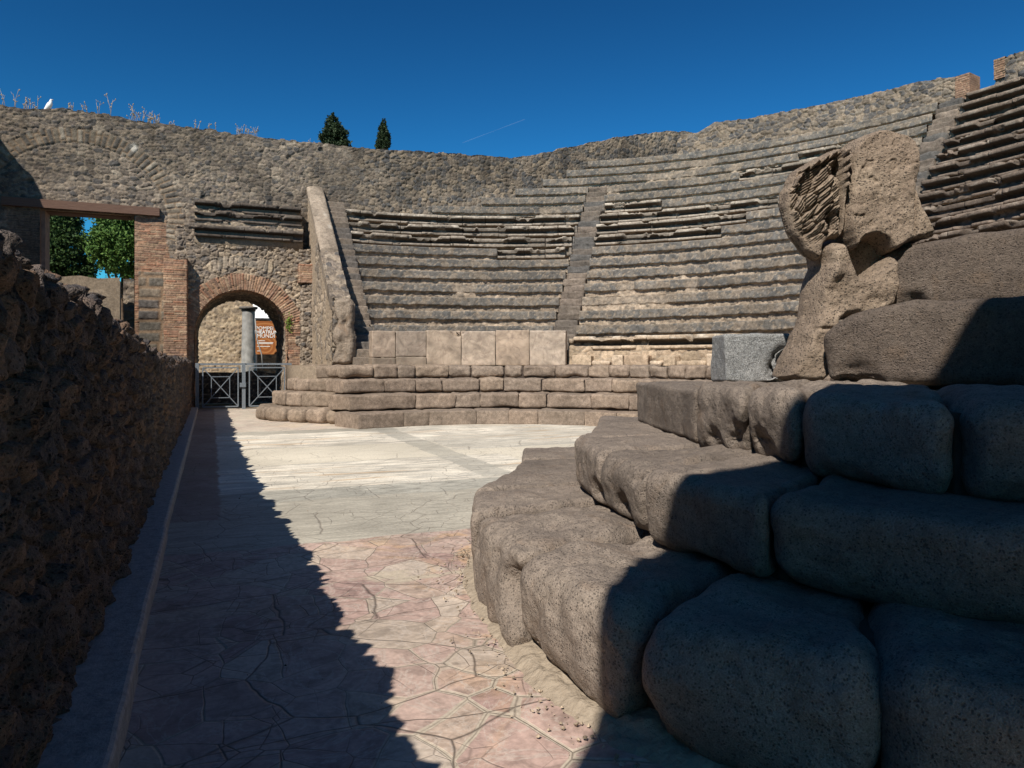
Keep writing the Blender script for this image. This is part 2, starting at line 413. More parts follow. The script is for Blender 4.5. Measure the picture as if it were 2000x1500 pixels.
# ------------------------------------------------------------------ stones
def stone_mesh(mb, quad, z0, z1, r=.08, n=12, seed=0, amp=.02, fr=3., c=(.2, .16, .12), taper=0, tilt=0, fine=.5, rx=None, dip=None, dents=()):
    """quad: four plan corners (front far, front near, back near, back far); rounded, noise-worn block"""
    q = np.array(quad, float)
    wA = np.linalg.norm(q[1]-q[0]); wB = np.linalg.norm(q[2]-q[1]); hh = z1-z0
    half = np.array([wA, wB, hh])/2
    rv = np.array([rx if rx else r, r, r]); rv = np.minimum(rv, half*.96)
    g = np.linspace(-1, 1, n+1)
    g = np.sign(g)*np.abs(g)**.85
    for ax in range(3):
        for sg in (-1, 1):
            A, B = np.meshgrid(g, g, indexing='ij')
            P = np.empty(A.shape+(3,))
            o = [i for i in range(3) if i != ax]
            P[..., ax] = sg; P[..., o[0]] = A; P[..., o[1]] = B
            p = P*half
            c_ = np.clip(p, -(half-rv), half-rv); d = (p-c_)/rv
            L = np.linalg.norm(d, axis=-1, keepdims=True); L[L == 0] = 1
            nrm = d/L
            p = c_+nrm*rv
            u = p/half
            s, t, w_ = (u[..., 0]+1)/2, (u[..., 1]+1)/2, (u[..., 2]+1)/2
            xy = (q[0]*((1-s)*(1-t))[..., None]+q[1]*(s*(1-t))[..., None]+q[2]*(s*t)[..., None]+q[3]*((1-s)*t)[..., None])
            ce = q.mean(0)
            xy = ce+(xy-ce)*(1-taper*(1-w_))[..., None]
            X, Y, Z = xy[..., 0], xy[..., 1], z0+hh*w_
            if dip: Z = z0+(Z-z0)*(1-dip[0]*np.clip(1-s/dip[1], 0, 1)**2)
            f = fbm(X, Y, Z, fr, 3, seed)+.0
            f2 = fbm(X, Y, Z, fr*4, 3, seed+9)
            chip = np.minimum(0, fbm(X+5, Y, Z, fr*.8, 2, seed+3)+.15)*1.6
            d_ = amp*(f+.5*chip)+amp*fine*.5*f2
            for (ex, ey, ez, er_, ed) in dents:
                dd = ((X-ex)**2+(Y-ey)**2+(Z-ez)**2)/er_**2
                d_ = d_-ed*np.exp(-dd*dd)*(1+.5*fbm(X, Y, Z, 14, 4, seed+31))
            dirx = q[1]-q[0]; dirx = dirx/(np.linalg.norm(dirx)+1e-9); diry = q[3]-q[0]; diry = diry/(np.linalg.norm(diry)+1e-9)
            nx = nrm[..., 0:1]*dirx+nrm[..., 1:2]*diry
            X = X+nx[..., 0]*d_; Y = Y+nx[..., 1]*d_; Z = Z+nrm[..., 2]*d_
            Z = np.maximum(Z, z0-.02)
            cc = np.asarray(c)*(1+.35*fbm(X, Y, Z, 2.2, 4, seed+20)[..., None])*(1+.25*fbm(X, Y, Z, 9, 3, seed+21)[..., None])
            fl = (sg > 0) != (ax == 1)
            # orientation of quad basis: (dirx, diry, z) may be left handed
            cr = dirx[0]*diry[1]-dirx[1]*diry[0]
            if cr < 0: fl = not fl
            mb.grid(np.stack([X, Y, Z], -1), cc, flip=not fl)

def merge_close(o, d=.0008):
    import bmesh
    bm = bmesh.new(); bm.from_mesh(o.data); bmesh.ops.remove_doubles(bm, verts=bm.verts, dist=d)
    bm.to_mesh(o.data); bm.free(); o.data.polygons.foreach_set('use_smooth', np.full(len(o.data.polygons), True)); o.data.update()

def big_stone(label, quad, z0, z1, r=.1, n=56, seed=0, amp=.035, fr=2.6, mat=None, taper=0, group=None, fine=.5, rx=None, dip=None, dents=()):
    mb = MB(); stone_mesh(mb, quad, z0, z1, r, n, seed, amp, fr, taper=taper, fine=fine, rx=rx, dip=dip, dents=dents)
    q = np.array(quad); o = mb.build('stone_block', mat or M_BAS, loc=(q[:, 0].mean(), q[:, 1].mean(), z0))
    merge_close(o)
    return tag(o, label, 'stone block', group)

# near end of the curved steps: every stone its own object.  plan points are (x, y)
G_A, G_B, G_C = 'blocks of the bottom row at the near right', 'blocks of the second row at the near right', 'blocks of the third row at the near right'
DENTS = {5: [(1.27, 3.08, .30, .13, .12), (1.22, 3.35, .02, .12, .05)], 6: [(1.3, 2.9, .05, .1, .05)], 42: [(2.74, 3.3, .86, .12, .1), (2.85, 3.6, .84, .1, .06)], 43: [(2.68, 3.05, .84, .13, .08)],
         23: [(2.12, 3.85, .5, .12, .1)], 24: [(2.0, 3.35, .5, .13, .08), (1.95, 3.1, .78, .06, .04)], 61: [(3.95, 3.5, 1.2, .15, .06)], 62: [(4.6, 3.6, 1.74, .10, .07)], 4: [(1.45, 4.1, .02, .15, .05)], 7: [(1.4, 2.1, .02, .15, .06)]}
def row(front, back, z0, z1, labels, grp, rs, amps, seeds, taper=.03, mats=None):
    for i in range(len(front)-1):
        g = .001
        f0, f1 = np.array(front[i]), np.array(front[i+1]); b0, b1 = np.array(back[i]), np.array(back[i+1])
        d = (f1-f0)/np.linalg.norm(f1-f0)*g; e = (b1-b0)/(np.linalg.norm(b1-b0)+1e-6)*g
        z1i = z1[i] if isinstance(z1, (list, tuple)) else z1
        big_stone(labels[i], [f0+d, f1-d, b1-e, b0+e], z0, z1i, rs[i]*.92, 80, seeds[i], amps[i]*1.5, mat=(mats[i] if mats else None), taper=taper, group=grp, rx=rs[i]*.78, dents=DENTS.get(seeds[i], ()))
hA, hB, hC, hD, hE = .47, .82, 1.20, 1.74, 2.27
fA = [(2.95, 6.75), (2.62, 6.0), (2.12, 5.25), (1.66, 4.65), (1.40, 3.98), (1.25, 3.0), (1.31, 2.13), (1.76, 1.45), (2.35, .75), (3.2, .1)]
bA = [(4.1, 6.3), (3.8, 5.7), (3.5, 5.1), (3.2, 4.65), (3.0, 4.1), (2.9, 3.4), (2.9, 2.9), (3.0, 2.6), (3.3, 2.1), (4.0, 1.4)]
row(fA[:-1], bA[:-1], -.03, [.47, .45, .47, .47, .47, .47, .465, .47, .47],
    ['pale stone block peeking out farthest along the bottom row beside the marble floor',
     'flat-topped brown block of the bottom row just in front of the pale farthest one',
     'flat sunlit block of the bottom row, third from its far end',
     'sunlit bottom-row block with seams across its flat top beside the marble floor',
     'bulging sunlit bottom-row block with a broken hollow at its corner',
     'rounded bottom-row block cut by the shadow edge from sunlit top to dark side',
     'big rounded dark bottom-row block resting in full shadow on the floor',
     'dark bottom-row block with a pale blue-grey top at the lower right corner',
     'dark bottom-row block at the right edge of the view in shadow'],
    G_A, [.05, .06, .07, .08, .13, .16, .17, .13, .13], [.02, .02, .02, .025, .05, .045, .04, .035, .03], range(1, 10))
fB = [(3.35, 5.95), (2.95, 5.25), (2.42, 4.45), (2.1, 3.62), (1.93, 2.92), (1.9, 2.38), (2.5, 1.3), (3.2, .6)]
bB = [(4.8, 5.4), (4.3, 4.9), (3.9, 4.5), (3.7, 3.9), (3.5, 3.4), (3.4, 3.0), (3.9, 2.0), (4.4, 1.4)]
fB = [(3.55, 6.2), (3.02, 5.35), (2.38, 4.53), (2.12, 3.72), (1.93, 2.98), (1.99, 2.2), (2.75, .9), (3.4, .3)]
row(fB[:-1], bB[:-1], hA-.01, [.80, .80, .81, .81, .82, .82, .82],
    ['second-row block farthest from the camera, mostly hidden behind the flat sunlit one',
     'flat sunlit second-row block beneath the squared third-row block',
     'sunlit second-row block with a rounded end over the bottom row',
     'lumpy sunlit second-row block with a chipped lower edge above the shadow',
     'dark angular second-row block beginning the shaded part of the row',
     'long dark second-row block with rounded left end running to the right edge',
     'dark second-row block at the right edge of the view'],
    G_B, [.05, .06, .09, .13, .09, .12, .1], [.02, .02, .03, .04, .03, .03, .03], range(21, 28))
fC = [(3.75, 5.35), (3.05, 4.32), (2.78, 3.55), (2.60, 2.75), (2.50, 2.06), (2.95, 1.45), (3.6, .7)]
fC = [(3.54, 5.55), (2.92, 3.85), (2.74, 3.2), (2.61, 2.65), (2.62, 1.85), (3.0, 1.3), (3.7, .5)]
bC = [(4.6, 5.2), (4.4, 4.5), (4.3, 4.0), (4.1, 3.6), (4.0, 3.0), (4.2, 2.3), (4.6, 1.6)]
row(fC[:-1], bC[:-1], hB-.015, [1.16, 1.185, 1.19, 1.20, 1.21, 1.21],
    ['squared brown third-row block with sharp top edge farthest from the camera',
     'narrow sunlit third-row block with a broken lower corner beside the squared one',
     'rounded sunlit third-row block with a chipped face before the shadow begins',
     'large dark rounded third-row block just inside the shadow',
     'dark third-row block with pale top at the right edge of the view',
     'dark third-row block beyond the right edge'],
    G_C, [.04, .09, .15, .14, .13, .1], [.02, .05, .045, .035, .03, .03], range(41, 47))
# wing wall blocks beside the statue
big_stone('big rough block right of the statue foot, half in curved shadow', [(3.83, 3.66), (4.45, 2.55), (5.6, 3.0), (4.9, 4.3)], hC-.01, hD-.01, .09, 72, 61, .04, mat=M_ROU, group='stacked wing wall blocks', dip=(.34, .45), dents=DENTS[61])
big_stone('long sunlit block lying on top of the big rough block beside the statue', [(4.508, 3.746), (5.5, 2.35), (6.5, 3.0), (5.5, 4.4)], hD-.03, hE, .09, 72, 62, .04, mat=M_ROU, group='stacked wing wall blocks', dents=DENTS[62], rx=.04, dip=(.2, .6))
big_stone('speckled dark grey block left of the statue foot with a broken corner', [(3.965, 4.84), (4.48, 4.63), (4.63, 5.0), (4.12, 5.21)], hC-.03, 1.575, .025, 60, 63, .025, mat=M_GRA, dents=[(4.46, 4.62, 1.3, .16, .14)])

def core(front, back, z0, z1):
    mb = MB(); F = np.array(front); B = np.array(back)
    D = (B-F)/np.linalg.norm(B-F, axis=1)[:, None]*.2
    V = np.stack([np.concatenate([F+D, np.full((len(F), 1), z0)], 1), np.concatenate([F+D, np.full((len(F), 1), z1)], 1), np.concatenate([B, np.full((len(F), 1), z1)], 1)], 1)
    mb.grid(V); tag(mb.build('earth_ground', M_EARTH, smooth=False), kind='structure')
M_MOR = None
def m_mortar():
    t = NT('crumbly_mortar', .95, .1)
    t.color(t.mix(t.noise(30, 5), (.24, .19, .14), (.40, .33, .25))); t.bump(t.noise(22, 7), .9, .03); return t.m
M_MOR = m_mortar()
M_EARTH = m_simple('dark_joint_earth', (.07, .055, .045), .95, .1, 12, 30)
core(fA, bA, -.02, hA-.07); core(fB, bB, hA-.05, hB-.07); core(fC, bC, hB-.05, hC-.06)
mb = MB(); pg = [(p[0]-.15, p[1]) for p in bC]+[(8.0, 0.2), (8.6, 3.8), (5.6, 4.9)]
vs = np.array([(p[0], p[1], z) for z in (-.02, 1.165) for p in pg]); mb.v.append(vs); mb.c.append(np.tile(np.array((.2, .16, .12)), (len(vs), 1))); n_ = len(pg)
mb.f.append([tuple(range(n_, 2*n_))]+[(i, (i+1) % n_, (i+1) % n_+n_, i+n_) for i in range(n_)]); mb.n += len(vs)
tag(mb.build('earth_ground', M_MOR, smooth=False), kind='structure')
mb = MB(); g_ = np.random.default_rng(17); fa_ = np.array(fA[2:8])
for i in range(300):
    k = g_.integers(0, len(fa_)-1); q = g_.random(); p = fa_[k]*(1-q)+fa_[k+1]*q; tdir = fa_[k+1]-fa_[k]; nrm_ = np.array((tdir[1], -tdir[0])); nrm_ /= np.linalg.norm(nrm_); nrm_ = nrm_ if nrm_[0] < 0 else -nrm_
    o = p+nrm_*(abs(g_.normal())*.10+.01); r = g_.uniform(.002, .009)*(1.6 if g_.random() < .08 else 1)
    d = g_.normal(size=(6, 3))*.25+np.array([(1, 0, 0), (-1, 0, 0), (0, 1, 0), (0, -1, 0), (0, 0, .7), (0, 0, -.7)])
    mb.add(d*r+np.array((o[0], o[1], .012+r*.5)), np.array([(0, 2, 4), (2, 1, 4), (1, 3, 4), (3, 0, 4), (2, 0, 5), (1, 2, 5), (3, 1, 5), (0, 3, 5)]), np.array((.36, .30, .23))*g_.uniform(.5, 1.2))
for i in range(110):
    o = np.array((g_.uniform(-.28, 3.), g_.uniform(1.5, 12))); r = g_.uniform(.002, .007)
    d = g_.normal(size=(6, 3))*.25+np.array([(1, 0, 0), (-1, 0, 0), (0, 1, 0), (0, -1, 0), (0, 0, .5), (0, 0, -.5)])
    mb.add(d*r+np.array((o[0], o[1], .012+r*.4)), np.array([(0, 2, 4), (2, 1, 4), (1, 3, 4), (3, 0, 4), (2, 0, 5), (1, 2, 5), (3, 1, 5), (0, 3, 5)]), np.array((.27, .22, .17))*g_.uniform(.5, 1.4))
tag(mb.build('gravel', M_MAS, smooth=False), kind='stuff')
# mortar bedding under the near stones
path = np.array(fA[2:]); s_ = np.concatenate([[0], np.cumsum(np.linalg.norm(np.diff(path, axis=0), axis=1))])
ss_ = np.linspace(0, s_[-1], 500); px_ = np.interp(ss_, s_, path[:, 0]); py_ = np.interp(ss_, s_, path[:, 1])
k_ = np.ones(41)/41
pxs = np.convolve(np.pad(px_, 20, 'edge'), k_, 'valid'); pys = np.convolve(np.pad(py_, 20, 'edge'), k_, 'valid')
tx, ty = np.gradient(pxs), np.gradient(pys); ln = np.hypot(tx, ty); nx, ny = ty/ln, -tx/ln
sgn = np.where(nx > 0, 1, 1)
tt = np.linspace(0, 1, 30)
wid_ = .035+.04*fbm(ss_, 0, 0, 2.5, 3, 77)
off = (-.35+(wid_[:, None]+.35)*tt[None])
hz = .075*(1-tt[None]**3)*(1+.5*fbm(ss_[:, None], tt[None], 0, 6, 3, 78))
side = 1.0 if (nx[250]*(-1) > 0) else -1.0
PX = pxs[:, None]+side*nx[:, None]*off; PY = pys[:, None]+side*ny[:, None]*off
PZ = hz+.012*fbm(PX, PY, 0, 18, 4, 79)-.004
mb = MB(); mb.grid(np.stack([PX, PY, PZ], -1))
tag(mb.build('mortar_ground', M_MOR), kind='structure')

# ------------------------------------------------------------------ stage wall on the left with its kerb
WV = -.49
us = np.concatenate([np.linspace(-3, 1.2, 60)[:-1], 1.2*np.exp(np.linspace(0, math.log(21.3/1.2), 780))])
def wtop(u):
    b = np.interp(u, [-3, 1.5, 2.05, 2.3, 2.42, 2.9, 3.2, 3.8, 4.6, 5.6, 7.1, 9.7, 12, 21.3], [1.64, 1.64, 1.71, 1.69, 1.61, 1.585, 1.58, 1.565, 1.55, 1.50, 1.41, 1.335, 1.31, 1.29])
    f1, f2, idv, dx, dy = voro(u/.19+.5*fbm(u, 0, 0, 1.5, 2, 89), u*0+.5, 91, .95)
    return b+.045*(ss(.0, .5, f2-f1)-.6)+.075*(idv-.5)+.06*fbm(u, 0, 0, 1.6, 2, 88)+.035*fbm(u, 0, 0, 10, 4, 90, .6)
nF, nT = 210, 46
U_ = us[:, None]; top = wtop(us)[:, None]
tF = np.linspace(0, 1, nF)[None]
front = np.stack(np.broadcast_arrays(WV+0*U_*tF, U_+0*tF, top*tF), -1)
tT = np.linspace(0, 1, nT)[None]
ar = np.pi*tT
th = .5
topP = np.stack(np.broadcast_arrays(WV-th/2+th/2*np.cos(ar), U_+0*tT, top+.07*np.sin(ar)), -1)[:, 1:]
bk = np.stack(np.broadcast_arrays(WV-th+0*U_*tF[:, ::8], U_+0*tF[:, ::8], top*(1-tF[:, ::8])), -1)[:, 1:]
PP = np.concatenate([front, topP, bk], 1)
NN = np.concatenate([np.broadcast_to((1., 0, 0), front.shape), np.stack(np.broadcast_arrays(np.cos(ar), 0*U_+0*ar, np.sin(ar)), -1)[:, 1:], np.broadcast_to((-1., 0, 0), bk.shape)], 1)
per = PP[..., 2]+np.clip(WV-PP[..., 0], 0, 1)
f1, f2, idv, dx, dy = voro(PP[..., 1]/.13+.4*fbm(PP[..., 1], per, 0, 3, 2, 92), per/.095+.35*fbm(PP[..., 1], per, 4, 3, 2, 93), 94)
e = f2-f1; id2 = (idv*9.17) % 1
hh_ = .038*ss(.02, .3, e)*(.4+idv)+.04*(dx*(idv-.5)*2+dy*(id2-.5)*2)*ss(0, .3, e)+.045*fbm(PP[..., 0], PP[..., 1], PP[..., 2], 5, 5, 95, .6)+.014*fbm(PP[..., 0], PP[..., 1], PP[..., 2], 42, 3, 96)
PP = PP+NN*(hh_-.03)[..., None]
cw = mixc((.17, .12, .08), pal(id2, [(.085, .07, .06), (.12, .092, .075), (.075, .066, .062), (.16, .105, .07), (.1, .08, .068)]), ss(.02, .25, e))
cw = cw*(1+.4*fbm(PP[..., 0], PP[..., 1], PP[..., 2], 7, 4, 97)[..., None])
mb = MB(); mb.grid(PP, cw, flip=True)
# end caps
mb.box(WV-th+.03, WV-.06, 21.2, 21.28, 0, 1.2, (.12, .09, .07))
mb.box(WV-th+.03, WV-.06, -2.98, -2.9, 0, 1.6, (.12, .09, .07))
M_WALL = m_basalt('rough_lava_wall', (1.3, 1.25, 1.25), (1.3, 1.25, 1.25), (1.3, 1.25, 1.25), 70, .6, 1.0, (1.3, 1.15, 1.0))
t_ = M_WALL.node_tree; b_ = t_.nodes['Principled BSDF']; src = b_.inputs['Base Color'].links[0].from_socket
mx = t_.nodes.new('ShaderNodeMix'); mx.data_type = 'RGBA'; mx.blend_type = 'MULTIPLY'; mx.inputs[0].default_value = 1
at_ = t_.nodes.new('ShaderNodeAttribute'); at_.attribute_name = 'Col'
t_.links.new(src, mx.inputs[6]); t_.links.new(at_.outputs['Color'], mx.inputs[7]); t_.links.new(mx.outputs[2], b_.inputs['Base Color'])
sw = mb.build('stage_wall', M_WALL)
tag(sw, 'dark rough rubble wall with ragged top running along the left of the floor', 'wall')
M_KERB = m_simple('kerb_stone', (.40, .365, .33), .85, .3, 20, 60)
def kerb(u0, u1, v1, z, lab):
    mb = MB(); n = int((u1-u0)/.05)+2
    uu = np.linspace(u0, u1, n)[:, None]
    prof = np.array([(-.56, 0), (-.56, z), (v1-.02, z), (v1-.006, z-.006), (v1, z-.02), (v1+.004, -.02)])
    P = np.stack(np.broadcast_arrays(prof[None, :, 0]+.006*fbm(uu, prof[None, :, 1]*3, 0, 3, 3, 5)*(prof[None, :, 0] > -.5), uu+0*prof[None, :, 0], prof[None, :, 1]+.004*fbm(uu, prof[None, :, 0], 0, 5, 3, 6)), -1)
    mb.grid(P, flip=True); base = 0
    k = len(prof); mb.f.append([tuple(range(k)), tuple(reversed([(n-1)*k+i for i in range(k)]))])
    o = mb.build('kerb_stone', M_KERB, smooth=False); tag(o, lab, 'kerb', 'kerb stones along the stage wall')
kerb(-1.5, 3.42, -.285, .115, 'nearest kerb slab with pale upright edge at the foot of the stage wall')
kerb(3.435, 6.0, -.30, .10, 'second kerb slab beyond the step in the kerb line')
kerb(6.01, 21.2, -.315, .095, 'long far kerb strip running back to the gate')

# ------------------------------------------------------------------ wall builder helpers
def prism(mb, poly, y0, y1, c=(.2, .165, .125)):          # poly in (x, z), extruded along y
    n = len(poly); V = [(p[0], y0, p[1]) for p in poly]+[(p[0], y1, p[1]) for p in poly]
    F = [tuple(range(n)), tuple(reversed(range(n, 2*n)))]+[(i, i+n, (i+1) % n+n, (i+1) % n) for i in range(n)]
    base = mb.n; mb.v.append(np.array(V, float)); mb.c.append(np.tile(np.array(c), (2*n, 1)))
    mb.f.append([tuple(i+base for i in f) for f in F]); mb.n += 2*n
def face_y(mb, x0, x1, zt, y, pat, res=.025, z0=0., mask=None, amp=1.):
    """displaced grid on plane y facing -y; zt: top height function of x"""
    xs = np.arange(x0, x1+res, res); nz = int(max(zt(xs).max()-z0, .1)/res)+2
    t = np.linspace(0, 1, nz)[None]; X = xs[:, None]+0*t; T = zt(xs)[:, None]; Z = z0+(T-z0)*t
    h, c = pat(X, Z)
    P = np.stack([X, y-h*amp, Z], -1)
    mk = None
    if mask is not None:
        xc = (X[:-1, :-1]+X[1:, 1:])/2; zc = (Z[:-1, :-1]+Z[1:, 1:])/2; mk = mask(xc, zc)
    mb.grid(P, c, mk)

# far back wall, plane y=UB
UB = 22.5
prof_px = [(-160, 190), (0, 205), (60, 214), (120, 213), (200, 222), (300, 240), (400, 252), (500, 266), (600, 277), (700, 289), (850, 298), (930, 303), (1000, 309), (1050, 302), (1100, 290), (1150, 280), (1200, 270), (1250, 262), (1300, 256), (1345, 257), (1362, 263)]
pv = []; pz = []
for a, b in prof_px:
    x, z = at_y(a, UB); pv.append(x); pz.append(hgt(b, z))
XR = pv[-1]
def ztop_far(x): return np.interp(x, pv, pz)+.03*fbm(x, 0, 0, 3, 3, 201)+.05*(voro(x/.16, x*0+.5, 202)[2]-.5)
ox0, ox1, oz = at_y(78, UB)[0], at_y(262, UB)[0], hgt(414, 19.5)
acx, acz = at_y(165, UB)[0], 5.25; ar0, ar1 = 2.02, 2.42
acx -= .1
def pat_far(X, Z):
    a = zone(ss(-.08, .08, fbm(X, Z, 0, .7, 3, 221)), pat_rubble(X, Z, .21, .13, 210, BROWN, .035), pat_rubble(X, Z, .145, .09, 222, [(.19, .165, .135), (.14, .125, .11), (.23, .195, .155), (.11, .105, .1), (.27, .225, .175), (.165, .14, .12)], .03))
    pf = voro(X/1.15, Z/.95, 223, .9); hole = ss(.09, .05, pf[0])*(pf[2] > .7)*(Z > 5.9)
    a = (a[0]-.05*hole, a[1]*(1-.3*hole[..., None]))
    blue = pat_rubble(X, Z, .17, .13, 211, [(.13, .125, .118), (.165, .15, .13), (.21, .18, .145), (.11, .11, .11), (.19, .16, .128), (.27, .225, .17)], .04)
    a = zone(ss(2.5, 5, X+.6*fbm(X, Z, 0, .8, 3, 212)), blue, a)
    d = np.hypot((X-acx)/1.06, Z-acz); an = np.arctan2(Z-acz, X-acx)
    vr = pat_brick((d-ar0)+.0, an*ar1+9, 213, bh=.155, bl=.47, amp=.018, cols=[(.19, .165, .13), (.15, .135, .115), (.24, .205, .16), (.13, .12, .105), (.3, .27, .22)])
    m = ss(ar0-.02, ar0+.02, d)*(1-ss(ar1-.02, ar1+.03, d))*(Z > acz-.5)
    groove = -.025*np.exp(-((d-ar0)/.03)**2)*(Z > acz)*(X > -7)
    vr = (vr[0]+.006, vr[1])
    a = zone(m, vr, a)
    pm = ss(.42, .5, fbm(X, Z, 9, .45, 4, 226))*(Z > 5.2)
    a = (a[0]*(1-.6*pm), a[1]*(1-.5*pm[..., None])+np.array((.24, .205, .165))*(1+.3*fbm(X, Z, 0, 4, 4, 227)[..., None])*.5*pm[..., None])
    st_ = ss(.15, .45, fbm(X*2.6, Z*.35, 3, 1., 4, 228))*ss(5.5, 8, Z)
    a = (a[0], a[1]*(1-.35*st_[..., None]))
    wh = np.exp(-(((X-at_y(262, UB)[0])/.10)**2+((Z-hgt(268, 19))/.13)**2)**2)
    col = a[1]*(1-wh[..., None]*.8)+np.array((.6, .58, .52))*wh[..., None]*.8
    # brick jambs of the opening
    br = pat_brick(X, Z, 214)
    jag = .12*fbm(X, Z*1., 3, 2.5, 3, 216)
    mb_ = ((X > ox1) & (X < ox1+1.0+jag-.15*(Z > 3.9)) & (Z < 5.35+jag*.6)).astype(float)
    mb2 = ((X < ox0) & (X > ox0-.75) & (Z < 5.35)).astype(float)
    gr = pat_brick(X, Z, 218, cols=[(.17, .13, .10), (.14, .11, .09), (.21, .15, .11)])
    tuf = pat_brick(X, Z, 219, bh=.31, bl=.62, amp=.02, cols=[(.13, .125, .11), (.16, .15, .125), (.2, .175, .14), (.11, .105, .1)])
    r = zone(mb_, br, (a[0]+groove, col)); r = zone(mb2, gr, r)
    mt = ((X > ox1+.12) & (X < ox1+.78) & (Z < 3.85)).astype(float)
    r = zone(mt, tuf, r)
    dmp = ss(-.3, .2, fbm(X, Z, 2, .5, 3, 230)+.35*ss(6.5, 8, Z))
    return r[0], r[1]*(.95-.26*dmp[..., None])
mb = MB()
face_y(mb, -10, XR, ztop_far, UB, pat_far, .027, 0, lambda x, z: ~(((x > ox0) & (x < ox1) & (z < oz)) | ((x > -.42) & (x < 2.1) & (z < 3.42))))
xs = np.arange(-10, XR, .05); zz = ztop_far(xs); UBB = UB+.72
def strip(mb, P0, P1, c=(.22, .18, .135)): mb.grid(np.stack([np.array(P0, float), np.array(P1, float)], 1), np.tile(np.array(c), (len(P0), 2, 1)))
nn = 10; yy_ = np.linspace(UB-.02, UBB, nn)[None]; Xt = xs[:, None]+0*yy_; Zt = zz[:, None]-.01+.05*fbm(Xt, yy_*1.0+0*Xt, 0, 5, 3, 207)*np.sin(np.linspace(0, 1, nn)*math.pi)[None]+.04*np.sin(np.linspace(0, 1, nn)*math.pi)[None]
mb.grid(np.stack([Xt, yy_+0*Xt, Zt], -1), np.tile(np.array((.22, .18, .14)), Xt.shape+(1,))*(1+.4*fbm(Xt, yy_+0*Xt, 0, 8, 3, 208)[..., None]))
tz_ = np.linspace(0, 1, 120)[None]; Xb = xs[:, None]+0*tz_; Zb = zz[:, None]*tz_
xc = (Xb[:-1, :-1]+Xb[1:, 1:])/2; zc = (Zb[:-1, :-1]+Zb[1:, 1:])/2
mb.grid(np.stack([Xb, UBB+0*Xb, Zb], -1), None, ~(((xc > ox0) & (xc < ox1) & (zc < oz)) | ((xc > -.42) & (xc < 2.1) & (zc < 3.42))), flip=True)
for xa in (ox0, ox1): strip(mb, [(xa, UB, 0), (xa, UB, oz)], [(xa, UBB, 0), (xa, UBB, oz)], (.24, .17, .12))
strip(mb, [(ox0, UB, oz), (ox1, UB, oz)], [(ox0, UBB, oz), (ox1, UBB, oz)])
strip(mb, [(XR, UB, 0), (XR, UB, zz[-1])], [(XR, UBB, 0), (XR, UBB, zz[-1])])
far = empty('rubble_wall', (3, UB+.3, 0), 'tall straight rubble wall closing the far side with weeds on its sloping top', 'wall')
mb.build('masonry', M_MAS, far)
t = NT('old_timber', .85, .2)
t.color(t.mix(t.noise(6, 7, t.vmath('MULTIPLY', t.pos(), (.6, 6, 6)), .6), (.09, .05, .038), (.19, .115, .08))); t.bump(t.noise(8, 6, t.vmath('MULTIPLY', t.pos(), (.6, 9, 9))), .6, .02)
M_TIM = t.m
bx0 = at_y(5, UB)[0]; bx1 = at_y(312, UB)[0]
mb = MB(); mb.box(bx0, bx1, UB-.14, UB+.2, oz+.02, oz+.24); mb.build('wooden_lintel', M_TIM, far, False)
mb = MB(); mb.box(bx0+.5, bx1-.75, UB+.22, UB+.74, oz-.02, oz+.2); mb.build('wooden_lintel', M_TIM, far, False)
# timber jamb post
mb = MB(); mb.box(ox0-.02, ox0+.1, UB+.1, UB+.7, 0, oz); mb.build('door_jamb', m_simple('brick_dust', (.24, .15, .105), .9, .2, 8, 30), far, False)
# weeds, bird
M_WEED = m_simple('dry_straw', (.34, .27, .18), .9, .1, 9)
rng = random.Random(5)
def weed(px, size, n, lab):
    size *= 1.0; n = max(2, int(n*.8))
    x, z = at_y(px, UB+.25); zt = float(ztop_far(np.array([x]))[0])-.03
    mb = MB()
    for i in range(n):
        bx = x+rng.uniform(-.35, .35)*min(size, 1.1); h = size*rng.uniform(.35, 1); lean = rng.uniform(-.45, .45)*h*.6; ly = rng.uniform(-.3, .3)*h*.4
        p = [(bx, UB+.2, zt-.05), (bx+lean*.3, UB+.2+ly*.3, zt+h*.45), (bx+lean, UB+.2+ly, zt+h)]
        mb.tube(p, [.006, .005, .003], 4)
        for j in range(rng.randint(2, 5)):
            f = rng.uniform(.4, 1); q = (bx+lean*f, UB+.2+ly*f, zt+h*f*.98)
            a = rng.uniform(-1, 1); l = rng.uniform(.05, .18)*size
            mb.tube([q, (q[0]+a*l, q[1]+rng.uniform(-.05, .05), q[2]+l*.7)], [.006, .003], 3)
            if rng.random() < .5: mb.tube([(q[0]+a*l, q[1], q[2]+l*.7-.015), (q[0]+a*l, q[1], q[2]+l*.7+.02)], [.014, .010], 4)
    o = mb.build('dry_weed', M_WEED, loc=(x, UB+.2, zt-.05)); tag(o, lab, 'weed', 'dry weeds on the wall top')
for a in [(22, .75, 5, 'tall sparse dead weed stalk at the left end of the wall top'), (62, .5, 16, 'bushy brown dry weed left of the white bird'), (140, .28, 8, 'short dry stubble right of the white bird'), (172, .45, 7, 'thin pale weed tuft right of the white bird on the wall top'),
          (213, .85, 6, 'tall forked dry weed above the relieving arch'), (268, .55, 16, 'dense reddish dry weed clump on the wall top'), (300, .48, 20, 'wide brown dry weed clump where the wall top slopes down'),
          (335, .2, 8, 'low dry stubble after the wide weed clump'), (380, .35, 5, 'single small dry weed above the tribunal benches'), (415, .38, 6, 'thin dry weed pair above the tribunal benches'), (470, .36, 10, 'pale dry weed tuft before the cypress trees'), (492, .42, 12, 'feathery dry weed farthest right on the wall top'), (610, .3, 2, 'lone thin stalk just left of the wide cypress')]:
    weed(*a)
